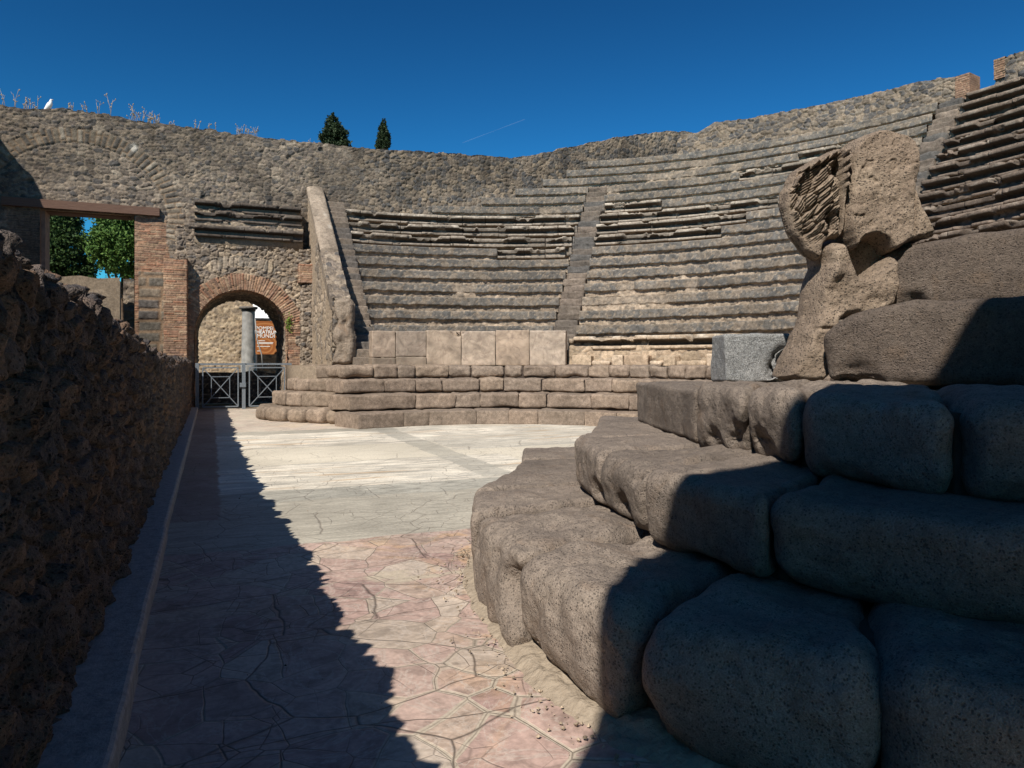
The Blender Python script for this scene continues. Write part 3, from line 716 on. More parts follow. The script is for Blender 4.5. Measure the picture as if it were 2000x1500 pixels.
# bird
bx, bz = at_y(98, UB+.2); zt = float(ztop_far(np.array([bx]))[0]); 
M_BIRD = m_simple('white_feathers', (.8, .78, .74), .8, .2, 20)
mb = MB()
pts = [(-.13, 0, .0), (-.10, 0, .04), (-.06, 0, .09), (-.025, 0, .145), (.0, 0, .195), (.012, 0, .235), (.015, 0, .265), (.022, 0, .29), (.045, 0, .298)]
rad = [.012, .03, .05, .062, .055, .036, .03, .026, .006]
mb.tube([(bx+p[0]*1.15, UB+.2, zt+p[1-1]*0+p[2]*1.15-.02) for p in pts], [r*1.15 for r in rad], 12)
bird = mb.build('bird', M_BIRD, loc=(bx, UB+.2, zt)); tag(bird, 'small white gull-like bird perched upright on the wall top', 'bird')
mb = MB()
for s in (-.02, .02): mb.tube([(bx, UB+.2+s, zt-.03), (bx, UB+.2+s, zt+.11)], .006, 5)
mb.build('leg', m_simple('bird_leg', (.3, .12, .08)), bird)
mb = MB(); mb.tube([(bx+.045, UB+.2, zt+.322), (bx+.085, UB+.2, zt+.312)], [.012, .003], 6); mb.build('beak', m_simple('bird_beak', (.35, .25, .1)), bird)

# ruined scene building wall along the stage (out of frame left); its tall end shades the upper left of the far wall, its long run is added to block skylight
mb = MB(); ys = np.arange(-1.5, UB, .06)
zs = np.where(ys > 19.7, 8.75-np.clip(20.6-ys, 0, 1)*1.2, 6.6)+.15*fbm(ys, 0, 0, 2, 3, 31)+.12*(voro(ys/.4, ys*0+.5, 32)[2]-.5)
P = np.stack(np.broadcast_arrays(-6.2+0*ys[:, None], ys[:, None], zs[:, None]*np.linspace(0, 1, 110)[None]), -1).copy()
h, c = pat_rubble(P[..., 1], P[..., 2], .2, .13, 33)
P[..., 0] += h; mb.grid(P, c, flip=True)
P2 = P.copy(); P2[..., 0] = -6.9; mb.grid(P2, c)
mb.grid(np.stack([P[:, -1], P2[:, -1]], 1), np.stack([c[:, -1]]*2, 1), flip=True); mb.grid(np.stack([P[0], P2[0]]), np.stack([c[0]]*2))
tag(mb.build('stage_building_wall', M_MAS), 'tall ruined wall of the stage building left of the far doorway, long unseen run added to block skylight', 'wall')

# ------------------------------------------------------------------ arched gateway facade, plane y=UF
UF = 21.7
gx0, gx1 = at_y(380, UF)[0], at_y(562, UF)[0]; gcx = (gx0+gx1)/2; gr = (gx1-gx0)/2; gsp = hgt(570, 20.9)-gr
fx0, fx1 = -.62, 3.0
ftop = 4.62
gate_w = empty('arched_gateway', (gcx, UF, 0), 'brick-arched gateway in rubble masonry under short rows of benches', 'gateway')
def ring(X, Z):
    d = np.where(Z > gsp, np.hypot(X-gcx, Z-gsp), np.abs(X-gcx)); return d
def pat_fac(X, Z):
    a = pat_rubble(X, Z, .17, .11, 301, BEIGE, .05)
    dk = pat_rubble(X, Z, .2, .13, 302, BROWN, .05)
    a = zone(ss(.1, .5, fbm(X, Z, 0, 1.2, 3, 303)+.35*(Z > 4.0)), dk, a)
    d = ring(X, Z); an = np.arctan2(Z-gsp, X-gcx)
    # upper flat arch of pale voussoirs
    d2 = np.hypot(X-gcx, Z-1.9); an2 = np.arctan2(Z-1.9, X-gcx)
    v2 = pat_rubble(an2*2.3, d2, .16, .4, 304, [(.36, .30, .22), (.28, .24, .19), (.2, .18, .15)], .04)
    a = zone(((d2 > 2.12) & (d2 < 2.42) & (np.abs(an2-1.57) < .42)).astype(float), v2, a)
    br = pat_brick(d, an*1.5, 305, bh=.07, bl=.36, amp=.022)
    rg = ((Z > gsp-.05) & (d < gr+.46+.04*fbm(X, Z, 0, 4, 2, 306))).astype(float)
    a = zone(rg, (br[0]+.02, br[1]), a)
    jb = pat_brick(X, Z, 307)
    jm = ((Z <= gsp-.05) & (d < gr+.32+.08*fbm(X, Z, 0, 3, 2, 308)) & (X > gcx)).astype(float)*(fbm(X, Z, 7, 2, 3, 309) > -.12)
    a = zone(jm, jb, a)
    jl = ((Z <= gsp+.5) & (X < gcx-gr)).astype(float)*(1-rg)
    return zone(jl, jb, a)
mb = MB()
face_y(mb, fx0, fx1, lambda x: ftop+.06*fbm(x, 0, 0, 3, 3, 310), UF, pat_fac, .02, 0, lambda x, z: ring(x, z) > gr)
arc = [(gcx-gr, 0)]+[(gcx-gr*math.cos(a), gsp+gr*math.sin(a)) for a in np.linspace(0, math.pi, 33)]+[(gcx+gr, 0)]
arc = [(gcx+(p[0]-gcx)*1.01, p[1]+(.01 if p[1] > gsp else 0)) for p in arc]
prism(mb, [(fx0, 0)]+arc+[(fx1, 0), (fx1, ftop-.05), (fx0, ftop-.05)], UF+.03, UB-.06)
mb.build('masonry', M_MAS, gate_w)
# intrados and passage walls behind
mb = MB(); L = np.concatenate([np.linspace(0, gsp, 90)[:-1], gsp+gr*np.linspace(0, math.pi, 160), gsp+math.pi*gr+np.linspace(0, gsp, 90)[1:]])
A = np.clip((L-gsp)/gr, 0, math.pi)
X0 = gcx-gr*np.cos(A); Z0 = np.where(L < gsp, L, np.where(L > gsp+math.pi*gr, gsp-(L-gsp-math.pi*gr), gsp+gr*np.sin(A)))
D = np.linspace(0, 3.6, 90)
LL, DD = np.meshgrid(L, D, indexing='ij')
h, c = pat_brick(DD, LL, 311, bh=.07); h2, c2 = pat_rubble(DD, LL, .2, .13, 312, BROWN, .05)
h, c = zone(ss(.5, .6, DD), (h2, c2), (h, c))
nx_ = np.cos(A); nz_ = -np.sin(A)
P = np.stack([X0[:, None]+nx_[:, None]*h, UF-.03+DD, Z0[:, None]+nz_[:, None]*h], -1)
mb.grid(P, c)
mb.build('passage_vault', M_MAS, gate_w)
# projecting brick buttress left of the arch, and the brick stump at right
def brick_block(x0, x1, y0, y1, z0, z1, parent, name, seed, pat=pat_brick, top=True):
    mb = MB(); r = .02
    zs = np.arange(z0, z1+r, r)
    Lp = np.concatenate([np.linspace(0, y1-y0, int((y1-y0)/r)+2)[:-1], (y1-y0)+np.linspace(0, x1-x0, int((x1-x0)/r)+2)[:-1], (y1-y0)+(x1-x0)+np.linspace(0, y1-y0, int((y1-y0)/r)+2)])
    a = y1-y0; b = x1-x0
    X = np.where(Lp < a, x0, np.where(Lp < a+b, x0+Lp-a, x1)); Y = np.where(Lp < a, y1-Lp, np.where(Lp < a+b, y0, y0+Lp-a-b))
    NX = np.where(Lp < a, -1, np.where(Lp < a+b, 0, 1)); NY = np.where((Lp >= a) & (Lp < a+b), -1, 0)
    S, Z = np.meshgrid(Lp, zs, indexing='ij')
    h, c = pat(S, Z, seed)
    top_z = Z+.05*fbm(S, 0, 0, 4, 3, seed+3)*(Z > z1-.05)
    P = np.stack([X[:, None]+NX[:, None]*h, Y[:, None]+NY[:, None]*h, top_z], -1)
    mb.grid(P, c)
    mb.box(x0+.015, x1-.015, y0+.015, y1, z0+.01, z1-.02, (.24, .17, .12))
    return mb.build(name, M_MAS, parent)
brick_block(at_y(320, 21.35)[0], at_y(365, 21.35)[0], 21.35, UB-.02, 0, 4.12, gate_w, 'brick_pier', 320)
pr = lambda s, z, seed: pat_rubble(s, z, .18, .12, seed, BROWN, .05)
brick_block(at_y(320, 21.35)[0]+.3, fx0+.25, 21.75, UB-.02, 4.13, 5.1, gate_w, 'masonry_shoulder', 325, pr)
brick_block(at_y(584, 21.5)[0], at_y(612, 21.5)[0], 21.4, UF+.1, hgt(555, 21), hgt(520, 21), gate_w, 'brick_bracket', 321)
brick_block(at_y(592, 21.3)[0], at_y(612, 21.3)[0]+.1, 21.45, UF+.1, 0, hgt(560, 21), gate_w, 'masonry_pier', 322, pr)

# moulded marble benches (used by tribunal and cavea)
MP = np.array([(.02, -.02), (-.07, -.015), (-.07, .045), (-.045, .055), (.05, .065), (.09, .09), (.09, .15), (.0, .18), (-.06, .19), (-.105, .205), (-.115, .225), (-.115, .285), (-.10, .30), (0, .305), (.25, .305)])
def resamp(P, n):
    d = np.concatenate([[0], np.cumsum(np.linalg.norm(np.diff(P, axis=0), axis=1))]); t = np.linspace(0, d[-1], n)
    return np.stack([np.interp(t, d, P[:, i]) for i in range(2)], -1)
MPr = resamp(MP, 44)
def bench_run(fn, length, seed, name, parent, z, worn=.35, tone=(.27, .24, .2), scale=1., res=.03):
    """fn(s)-> x, y, outward normal (nx, ny) arrays"""
    mb = MB(); rr = random.Random(seed); s = 0.
    while s < length-.15:
        l = min(rr.uniform(.5, 1.35), length-s); g = .008 if rr.random() < .75 else .02
        n = max(int((l-g)/res), 3); S = np.linspace(s, s+l-g, n)
        x, y, nx, ny = fn(S)
        pr_ = MPr*scale
        O = np.broadcast_to(pr_[None, :, 0], (n, len(pr_))).copy(); Zp = np.broadcast_to(pr_[None, :, 1], (n, len(pr_))).copy()
        ero = ss(.72-worn*.45, .80-worn*.4, vn(S[:, None]*2.6+seed, Zp*3, 0, seed)+.25*fbm(S[:, None], Zp, 0, 9, 3, seed+1))
        O = O*(1-ero)+(.0+.3*O)*ero+.03*ero+.009*fbm(S[:, None], Zp, 0, 14, 3, seed+2)
        Zp = Zp-.05*ero*(Zp > .18)+.006*fbm(S[:, None], O, 5, 9, 3, seed+4)
        dz = rr.uniform(-.012, .008); do = rr.uniform(-.012, .015)
        X = x[:, None]+nx[:, None]*(O+do); Y = y[:, None]+ny[:, None]*(O+do)
        tn = np.array(tone)*rr.uniform(.75, 1.2)
        c = np.tile(tn, (n, len(pr_), 1))*(1+.4*fbm(S[:, None], Zp, 0, 5, 4, seed+6)[..., None])
        wh = .7*ss(.05, .35, fbm(S[:, None], Zp*2, 9, 5, 4, seed+8)+.02)*(Zp > .2)*(1-.4*ero)*(1 if tone[0] > .22 else .35 if tone[0] > .15 else .12)
        c = c*(1-wh[..., None])+np.array((.5, .46, .39))*wh[..., None]
        c = c*(1-.25*ero[..., None])
        groove_band = ss(.05, .075, Zp)*(1-ss(.185, .225, Zp))*(1-.8*ero)*(1 if tone[0] > .22 else 1); c = c*(1-groove_band[..., None]*.9)+np.array((.05, .042, .036))*groove_band[..., None]*.9  # near-black colour along the recessed middle of the moulding profile
        P = np.stack([X, Y, z+Zp+dz], -1); base = mb.n; m = len(pr_)
        mb.grid(P, c)
        mb.f.append([tuple(base+i for i in range(m)), tuple(base+(n-1)*m+i for i in reversed(range(m)))])
        s += l
    return mb.build(name, M_MAS, parent)
tri_x0, tri_x1 = at_y(380, 21.9)[0], at_y(590, 21.9)[0]
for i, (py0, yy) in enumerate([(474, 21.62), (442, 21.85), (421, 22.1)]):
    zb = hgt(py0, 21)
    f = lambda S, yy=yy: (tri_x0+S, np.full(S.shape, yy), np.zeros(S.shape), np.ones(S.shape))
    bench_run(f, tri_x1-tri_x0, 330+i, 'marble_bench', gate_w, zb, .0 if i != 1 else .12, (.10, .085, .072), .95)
    mb = MB(); z00 = [ftop-.06, hgt(474, 21)+.26, hgt(442, 21)+.26][i]
    zz0 = hgt(py0, 21)
    if i: face_y(mb, tri_x0, tri_x1, lambda x: zz0+.0*x+.01, yy+.0, lambda X, Z: pat_rubble(X, Z, .16, .1, 340+i, BEIGE, .03), .025, z00-.05)
    mb.box(tri_x0, tri_x1, yy+.06, UB-.02, z00-.08, zz0+.22*.95, (.22, .185, .14))
    mb.build('bench_step', M_MAS, gate_w)

# ------------------------------------------------------------------ sloping parapet at far side and its statue
PX0, PX1, PY0, PY1 = 2.72, 3.14, 17.75, UB-.02
def ptop(y): return np.interp(y, [17.7, 18.0, 18.6, 19.7, 22.5], [2.85, 3.05, 3.5, 4.4, 6.62])
par = empty('sloping_parapet', (2.9, 20, 0), 'steep sloping parapet wall with worn coping beside the gateway', 'parapet')
mb = MB(); ys = np.arange(PY0, PY1, .03)
t = np.linspace(0, 1, 150)[None]; Y = ys[:, None]+0*t; Z = 1.0+(ptop(ys)[:, None]-1.0)*t
h, c = pat_rubble(Y, Z, .25, .17, 401, [(.30, .25, .19), (.25, .21, .165), (.36, .30, .23), (.2, .175, .145)], .03)
pl = ss(-.1, .1, fbm(Y, Z, 0, 1.1, 3, 402)); c = c*(1-pl[..., None]*.7)+np.array((.33, .27, .2))*pl[..., None]*.7; h = h*(1-.7*pl)
mb.grid(np.stack([PX0-h, Y, Z], -1), c, flip=True)
h, c = pat_rubble(Y, Z, .2, .13, 403, BROWN, .03)
mb.grid(np.stack([PX1+h, Y, Z], -1), c)
xs = np.arange(PX0, PX1+.02, .02); Xf, Zf = np.meshgrid(xs, np.linspace(1.0, float(ptop(PY0)), 90), indexing='ij')
h, c = pat_rubble(Xf, Zf, .2, .14, 404, BROWN, .05); mb.grid(np.stack([Xf, PY0-h, Zf], -1), c)
mb.build('wall_core', M_MAS, par)
cx_ = np.linspace(PX0-.04, PX1+.02, 30); ysl = ys[ys < 19.9]; mb = MB(); Yc, Xc = np.meshgrid(ysl, cx_, indexing='ij')
h, c = pat_rubble(Xc, Yc*1.4, .2, .16, 411, BROWN, .05); Zc = ptop(Yc)-.02+h+.05*fbm(Yc, Xc, 0, 3, 3, 412)
mb.grid(np.stack([Xc, Yc, Zc], -1), c, flip=True)
for xe, sg in ((0, True), (-1, False)):
    e1 = np.stack([Xc[:, xe], Yc[:, xe], Zc[:, xe]], -1); e2 = e1.copy(); e2[:, 2] -= .3; mb.grid(np.stack([e1, e2], 1), np.stack([c[:, xe]]*2, 1), flip=sg)
e1 = np.stack([Xc[0], Yc[0], Zc[0]], -1); e2 = e1.copy(); e2[:, 2] -= .3; mb.grid(np.stack([e1, e2], 1), np.stack([c[0]]*2, 1))
mb.build('broken_top', M_MAS, par)
ysu = ys[ys > 19.55]; mb = MB(); Yc, Xc = np.meshgrid(ysu, cx_, indexing='ij')
q = (Xc-cx_[0])/(cx_[-1]-cx_[0]); Zc = ptop(Yc)+.05+.08*np.sin(np.pi*q)**.5
br_ = voro(Yc/.7, Xc*0+.5, 405, .6); Zc = Zc+.03*fbm(Yc, Xc, 0, 4, 3, 406)-.04*(1-ss(0, .12, br_[1]-br_[0]))
Zc = Zc-.12*ss(.3, .5, fbm(Yc, Xc, 3, 1.3, 3, 407))
cc = np.array((.26, .22, .175))*(1+.5*fbm(Yc, Xc, 0, 3, 4, 408)[..., None]); wh = ss(.1, .3, fbm(Yc, Xc, 4, 2, 3, 409))*ss(.5, .9, q); cc = cc*(1-wh[..., None])+np.array((.55, .52, .45))*wh[..., None]
mb.grid(np.stack([Xc, Yc, Zc], -1), cc, flip=True)
for xe in (0, -1):
    e1 = np.stack([Xc[:, xe], Yc[:, xe], Zc[:, xe]], -1); e2 = e1.copy(); e2[:, 2] -= .14
    mb.grid(np.stack([e1, e2], 1), np.stack([cc[:, xe], cc[:, xe]], 1), flip=(xe == 0))
e1 = np.stack([Xc[0], Yc[0], Zc[0]], -1); e2 = e1.copy(); e2[:, 2] -= .3; mb.grid(np.stack([e1, e2], 1), np.stack([cc[0]]*2, 1))
mb.build('coping', M_MAS, par)

# pillow sculptor
def inside_dist(poly, X, Y):
    P = np.array(poly, float); n = len(P); d = np.full(X.shape, 1e9); ins = np.zeros(X.shape, bool)
    for i in range(n):
        a, b = P[i], P[(i+1) % n]; e = b-a
        t = np.clip(((X-a[0])*e[0]+(Y-a[1])*e[1])/(e@e+1e-12), 0, 1)
        d = np.minimum(d, np.hypot(X-a[0]-t*e[0], Y-a[1]-t*e[1]))
        cnd = ((a[1] > Y) != (b[1] > Y)) & (X < (b[0]-a[0])*(Y-a[1])/(b[1]-a[1]+1e-12)+a[0]); ins ^= cnd
    return np.where(ins, d, -d)
def smooth_poly(poly, it=2):
    P = np.array(poly, float)
    for _ in range(it):
        Q = np.roll(P, -1, 0); P = np.stack([.75*P+.25*Q, .25*P+.75*Q], 1).reshape(-1, 2)
    return P
def pillow(mb, poly, org, ax, T, er, cell, detail=None, seed=0, c=(.3, .2, .13), nz=.03, off=0.):
    """poly in (a, z) metres; org world origin (x, y); ax unit plan direction of a; thickness T along the plan normal"""
    P = smooth_poly(poly, 1)
    a0, z0 = P.min(0)-cell*2; a1, z1 = P.max(0)+cell*2
    A, Z = np.meshgrid(np.arange(a0, a1, cell), np.arange(z0, z1, cell), indexing='ij')
    wob = .5*er*.0
    d = inside_dist(P, A+.012*fbm(A, Z, 0, 9, 3, seed+1), Z+.012*fbm(A, Z, 3, 9, 3, seed+2))
    k = np.clip(d/er, 0, 1); th = T/2*np.sqrt(1-(1-k)**2)
    h = nz*fbm(A, Z, seed, 4, 5, seed)*np.clip(d/.04, 0, 1)
    hf = h+(detail(A, Z, d)*np.clip(d/.03, 0, 1) if detail else 0)
    nxy = np.array((ax[1], -ax[0]))                     # towards the viewer side
    mk = (d[:-1, :-1] > -cell*.5) | (d[1:, 1:] > -cell*.5)
    def surf(s, hh):
        q = s*(th)+off+(hh if s > 0 else -h)
        return np.stack([org[0]+ax[0]*A+nxy[0]*q, org[1]+ax[1]*A+nxy[1]*q, Z], -1)
    cc = np.asarray(c)*np.ones(A.shape+(3,))
    Fr = surf(1, hf); Bk = surf(-1, h)
    onb = d <= 0
    mid = (Fr+Bk)/2; Fr[onb] = mid[onb]; Bk[onb] = mid[onb]
    mb.grid(Fr, cc, mk, flip=False); mb.grid(Bk, cc, mk, flip=True)
def compact(mb_obj):
    import bmesh
    bm = bmesh.new(); bm.from_mesh(mb_obj.data)
    bmesh.ops.delete(bm, geom=[v for v in bm.verts if not v.link_faces], context='VERTS')
    bmesh.ops.remove_doubles(bm, verts=bm.verts, dist=.0004)
    bm.to_mesh(mb_obj.data); bm.free(); mb_obj.data.polygons.foreach_set('use_smooth', np.full(len(mb_obj.data.polygons), True))

# near statue: place on the plane through depth ZS facing the camera
def cam_poly(pts, Z, px0):                                # crop5 pixels -> (a, z) metres on a camera-facing plane at depth Z
    out = []
    for X, Y in pts:
        px = 1480+X*.4534; py = 80+Y*.4533
        out.append(((px-px0)*Z/FPX, hgt(py, Z)))
    return out
ZS = 5.3; SPX = 1640
a_, b_2 = ray(SPX); sorg = (a_*ZS, b_2*ZS); sax = (CS, -SN)
st = empty('telamon_statue', (sorg[0], sorg[1], 1.2), 'broken tuff statue of a crouching bearer with carved hair at the step end', 'statue')
slab = [(345, 520), (365, 470), (400, 430), (480, 408), (560, 418), (615, 445), (640, 500), (637, 590), (620, 640), (640, 715), (680, 790), (712, 850), (660, 870), (600, 885), (545, 925), (515, 935), (480, 885), (440, 862), (400, 880), (375, 925), (345, 890), (328, 820), (332, 700), (340, 600)]
def det_slab(A, Z, d):
    ar = [(c_[0], c_[1]) for c_ in cam_poly([(442, 870)], ZS, SPX)][0]
    return .022*fbm(A, Z, 0, 9, 5, 501, .6)-.012*ss(.3, .5, fbm(A, Z, 4, 16, 2, 502))+.015*fbm(A, Z, 0, 2.2, 2, 503)-.035*np.exp(-((A-cam_poly([(610, 700)], ZS, SPX)[0][0])/.012)**2)*(Z < cam_poly([(0, 640)], ZS, SPX)[0][1])
mb = MB(); pillow(mb, cam_poly(slab, ZS, SPX), sorg, sax, .46, .045, .0055, det_slab, 500, off=0)
o = mb.build('torso', M_TUF, st); compact(o)
hair = [(352, 488), (300, 486), (262, 505), (215, 525), (160, 555), (118, 588), (98, 622), (92, 652), (68, 668), (72, 720), (88, 775), (108, 850), (135, 882), (165, 925), (222, 966), (232, 900), (262, 868), (310, 868), (330, 800), (334, 690), (342, 600)]
def det_hair(A, Z, d):
    ce = cam_poly([(330, 560)], ZS, SPX)[0]; dx = A-ce[0]; dz = Z-ce[1]
    # curling locks: rows of slanted crescents
    tw = .18*fbm(A, Z, 0, 2.5, 2, 509); ca, sa = np.cos(.85+tw), np.sin(.85+tw)
    u = dx*ca+dz*sa; v = -dx*sa+dz*ca
    f1, f2, idv, ax_, ay_ = voro(u/.13+.6*fbm(A, Z, 0, 6, 2, 511), v/.055+.5*fbm(A, Z, 2, 6, 2, 512), 513, .95)
    lock = ss(0, .25, f2-f1)*(.35+.8*idv)+.8*ay_*(1 if True else 0)+.25*np.sin(v*420)
    pz = cam_poly([(0, 850)], ZS, SPX)[0][1]; m = ss(pz-.1, pz+.02, Z+.12*(dx+.25))
    hol = -.16*np.exp(-(((A-cam_poly([(288, 565)], ZS, SPX)[0][0])/.035)**2+((Z-cam_poly([(0, 575)], ZS, SPX)[0][1])/.07)**2))
    hol = hol-.16*np.exp(-(((A-cam_poly([(262, 770)], ZS, SPX)[0][0])/.03)**2+((Z-cam_poly([(0, 800)], ZS, SPX)[0][1])/.06)**2))
    hol = hol-.12*np.exp(-(((A-cam_poly([(305, 700)], ZS, SPX)[0][0])/.014)**2))
    # rope-like rim along the top edge
    rim = .05*np.exp(-((d-.032)/.024)**2)*(Z > cam_poly([(0, 660)], ZS, SPX)[0][1])*(.8+.45*np.sin(A*150-Z*110))
    return m*(.042*lock-.015)*ss(.015, .045, d)+rim+hol+(1-m)*.02*fbm(A, Z, 0, 9, 4, 514)
mb = MB(); pillow(mb, cam_poly(hair, ZS, SPX), sorg, sax, .2, .035, .005, det_hair, 510, off=.12)
o = mb.build('carved_hair', M_TUF, st); compact(o)
knee = [(232, 905), (270, 876), (315, 880), (338, 905), (350, 950), (385, 1040), (460, 985), (545, 918), (552, 1140), (470, 1190), (400, 1200), (330, 1190), (292, 1225), (284, 1478), (76, 1462), (92, 1400), (140, 1310), (180, 1235), (196, 1180), (205, 1060), (228, 1000), (245, 960)]
def det_knee(A, Z, d):
    f = np.array(cam_poly([(190, 1245), (290, 1262)], ZS, SPX))
    g = -.02*np.exp(-((Z-f[0][1])/.012)**2)
    sh = cam_poly([(255, 1010)], ZS, SPX)[0]; bl = .06*np.exp(-(((A-sh[0])/.07)**2+((Z-sh[1])/.09)**2))
    return .03*fbm(A, Z, 0, 8, 4, 521)+g+bl
mb = MB(); pillow(mb, cam_poly(knee, ZS, SPX), sorg, sax, .48, .06, .0055, det_knee, 520, off=.02)
o = mb.build('legs_and_plinth', M_TUF, st); compact(o)

back = [(232, 900), (300, 850), (345, 760), (600, 800), (640, 900), (640, 1190), (380, 1190), (290, 1100)]
mb = MB(); pillow(mb, cam_poly(back, ZS+.12, SPX), (a_*(ZS+.12), b_2*(ZS+.12)), sax, .3, .06, .008, None, 540)
o = mb.build('lower_back', M_TUF, st); compact(o)
# far statue (same kind, very worn) in front of the far parapet
sorg2 = (2.92, 17.62); sax2 = (CS, -SN)
st2 = empty('telamon_statue', (sorg2[0], sorg2[1], 1.25), 'worn kneeling stone figure at the foot of the sloping parapet', 'statue')
q = [(a*1.25-.02, z*1.02) for a, z in [(-.16, 0), (.22, 0), (.28, .25), (.30, .62), (.24, .9), (.27, 1.1), (.26, 1.55), (.02, 1.6), (-.12, 1.5), (-.10, 1.2), (-.02, 1.02), (-.13, .85), (-.15, .6), (-.05, .42), (-.13, .2)]]
mb = MB()
def det2(A, Z, d):
    return .09*np.exp(-((A-.0)/.09)**2-((Z-1.95)/.13)**2)+.04*fbm(A, Z, 0, 6, 3, 531)-.08*np.exp(-((A-.12)/.05)**2-((Z-2.25)/.1)**2)
pillow(mb, [(a, z+1.25) for a, z in q], sorg2, sax2, .36, .12, .015, det2, 530)
o = mb.build('figure', m_basalt('worn_tuff', (.2, .155, .115), (.25, .195, .145), (.31, .25, .19), 60, .4, .7), st2); compact(o)

# ------------------------------------------------------------------ low curved steps on the far side
STEP = [(4.15, 0, .30), (4.72, .30, .637), (5.28, .637, .945), (5.95, .945, 1.243)]
flight = empty('stone_steps', (CV, CU+5, 0), 'four low curved steps of brown squared blocks round the marble floor', 'steps')
R_ = random.Random(3)
starts = [697, 680, 668, 664]
for k, (R, z0, z1) in enumerate(STEP):
    th = circ(starts[k]+3, R)[0]; mbc = MB()
    Rn = R+.95
    st_e = bpy.data.objects.new('step', None); COL.objects.link(st_e); st_e.parent = flight; st_e.location = (0, 0, 0); st_e.matrix_parent_inverse = flight.matrix_basis.inverted()
    first = True; i = 0
    thend = math.radians(112)
    while th < thend:
        L = R_.choice([.55, .7, .85, 1.0, .62]) if not first else [1.0, 1.5, .95, 1.0][k]
        if k == 3: L *= .78
        first = False
        dt = L/R; g = .0015/R
        t0, t1 = th+g, th+dt-g
        j = R_.uniform(-.015, .015)
        quad = [pol(R+j, t0, 0)[:2], pol(R+j, t1, 0)[:2], pol(Rn, t1, 0)[:2], pol(Rn, t0, 0)[:2]]
        mb = MB(); base = np.array(R_.choice([(.225, .182, .145), (.205, .167, .135), (.245, .198, .155), (.215, .178, .145)]))
        if k == 0 or (k == 1 and i < 1): base = base*.95
        rr_ = [.035, .045, .055, .085][k]*R_.uniform(.6, 1.4)
        stone_mesh(mb, quad, z0-.02 if k == 0 else z0+.022, z1+R_.uniform(-.006, .006), rr_, 14, int(R_.random()*9999), [.02, .045, .05, .055][k], 3.4, base, rx=rr_*[.3, .45, .5, .7][k])
        mb.build('block', M_MAS, st_e); th += dt; i += 1
    mbc = MB(); tt_ = np.linspace(circ(starts[k]+3, R)[0]+.03, thend, 80)
    V = np.array([[pol(R+.08, a, z0+.0) , pol(R+.08, a, z1-.05), pol(Rn, a, z1-.05)] for a in tt_])
    mbc.grid(V, np.tile(np.array((.06, .048, .04)), (80, 3, 1))); mbc.build('step_core', M_MAS, st_e)
# platform (passage) behind the top step
tt_ = np.linspace(math.radians(-9), math.radians(125), 160)
mb = MB(); mb.grid(np.array([[pol(r, a, 1.235) for r in np.linspace(6.3, 7.6, 14)] for a in tt_]), flip=False)
tag(mb.build('walkway_path', M_MOR), kind='structure')

# boulder-like end of the steps at the far left
ends = empty('stone_steps', (2, 17.5, 0), 'stack of rounded boulder-like step ends right of the metal gate', 'steps')
def end_row(pts, bk, z0, z1, cnt, seed, r):
    e_ = bpy.data.objects.new('step', None); COL.objects.link(e_); e_.parent = ends; e_.matrix_parent_inverse = ends.matrix_basis.inverted()
    rr = random.Random(seed); P = np.array(pts, float); d = np.concatenate([[0], np.cumsum(np.linalg.norm(np.diff(P, axis=0), axis=1))])
    w_ = np.array([rr.uniform(.7, 1.4) for _ in range(cnt)]); cut = np.concatenate([[0], np.cumsum(w_)])/w_.sum()*d[-1]
    f = lambda t: np.array([np.interp(t, d, P[:, 0]), np.interp(t, d, P[:, 1])])
    B = np.array(bk, float)
    for i in range(cnt):
        a, b = f(cut[i]), f(cut[i+1]); g = (b-a)/np.linalg.norm(b-a)*.006
        q0 = B[0]+(B[1]-B[0])*cut[i]/d[-1]; q1 = B[0]+(B[1]-B[0])*cut[i+1]/d[-1]
        mb = MB(); stone_mesh(mb, [a+g, b-g, q1, q0], z0-.02, z1+rr.uniform(-.01, .01), r, 18, seed*10+i, .03, 3, rr.choice([(.215, .175, .137), (.195, .16, .127), (.235, .19, .15)]))
        mb.build('block', M_MAS, e_)
def pt(px, py, h):
    z = FPX*(EYE-h)/(py-HOR); a, b = ray(px); return (a*z, b*z)
e1 = [(1.05, 18.3), (.93, 17.6), (1.12, 17.0), (1.8, 16.1), (2.72, 15.25)]
end_row(e1, [(2.6, 19.2), (3.5, 16.0)], 0, .31, 6, 61, .13)
e2 = [(1.36, 18.3), (1.50, 17.6), (2.1, 16.8), (2.95, 16.1)]
end_row(e2, [(2.6, 18.6), (3.8, 16.9)], .31, .635, 4, 62, .07)
e3 = [(1.72, 18.6), (1.95, 17.9), (2.45, 17.2), (3.05, 16.75)]
end_row(e3, [(2.9, 19.0), (3.9, 17.4)], .635, .94, 4, 63, .09)
e4 = [(2.15, 18.7), (2.35, 18.0), (2.75, 17.45), (3.2, 17.15)]
end_row(e4, [(3.0, 19.2), (3.9, 17.9)], .94, 1.24, 3, 64, .05)
mb = MB(); mb.box(2.0, 3.6, 18.0, 21.6, 0, 1.23, (.2, .165, .125)); mb.build('step_core', M_MAS, ends)

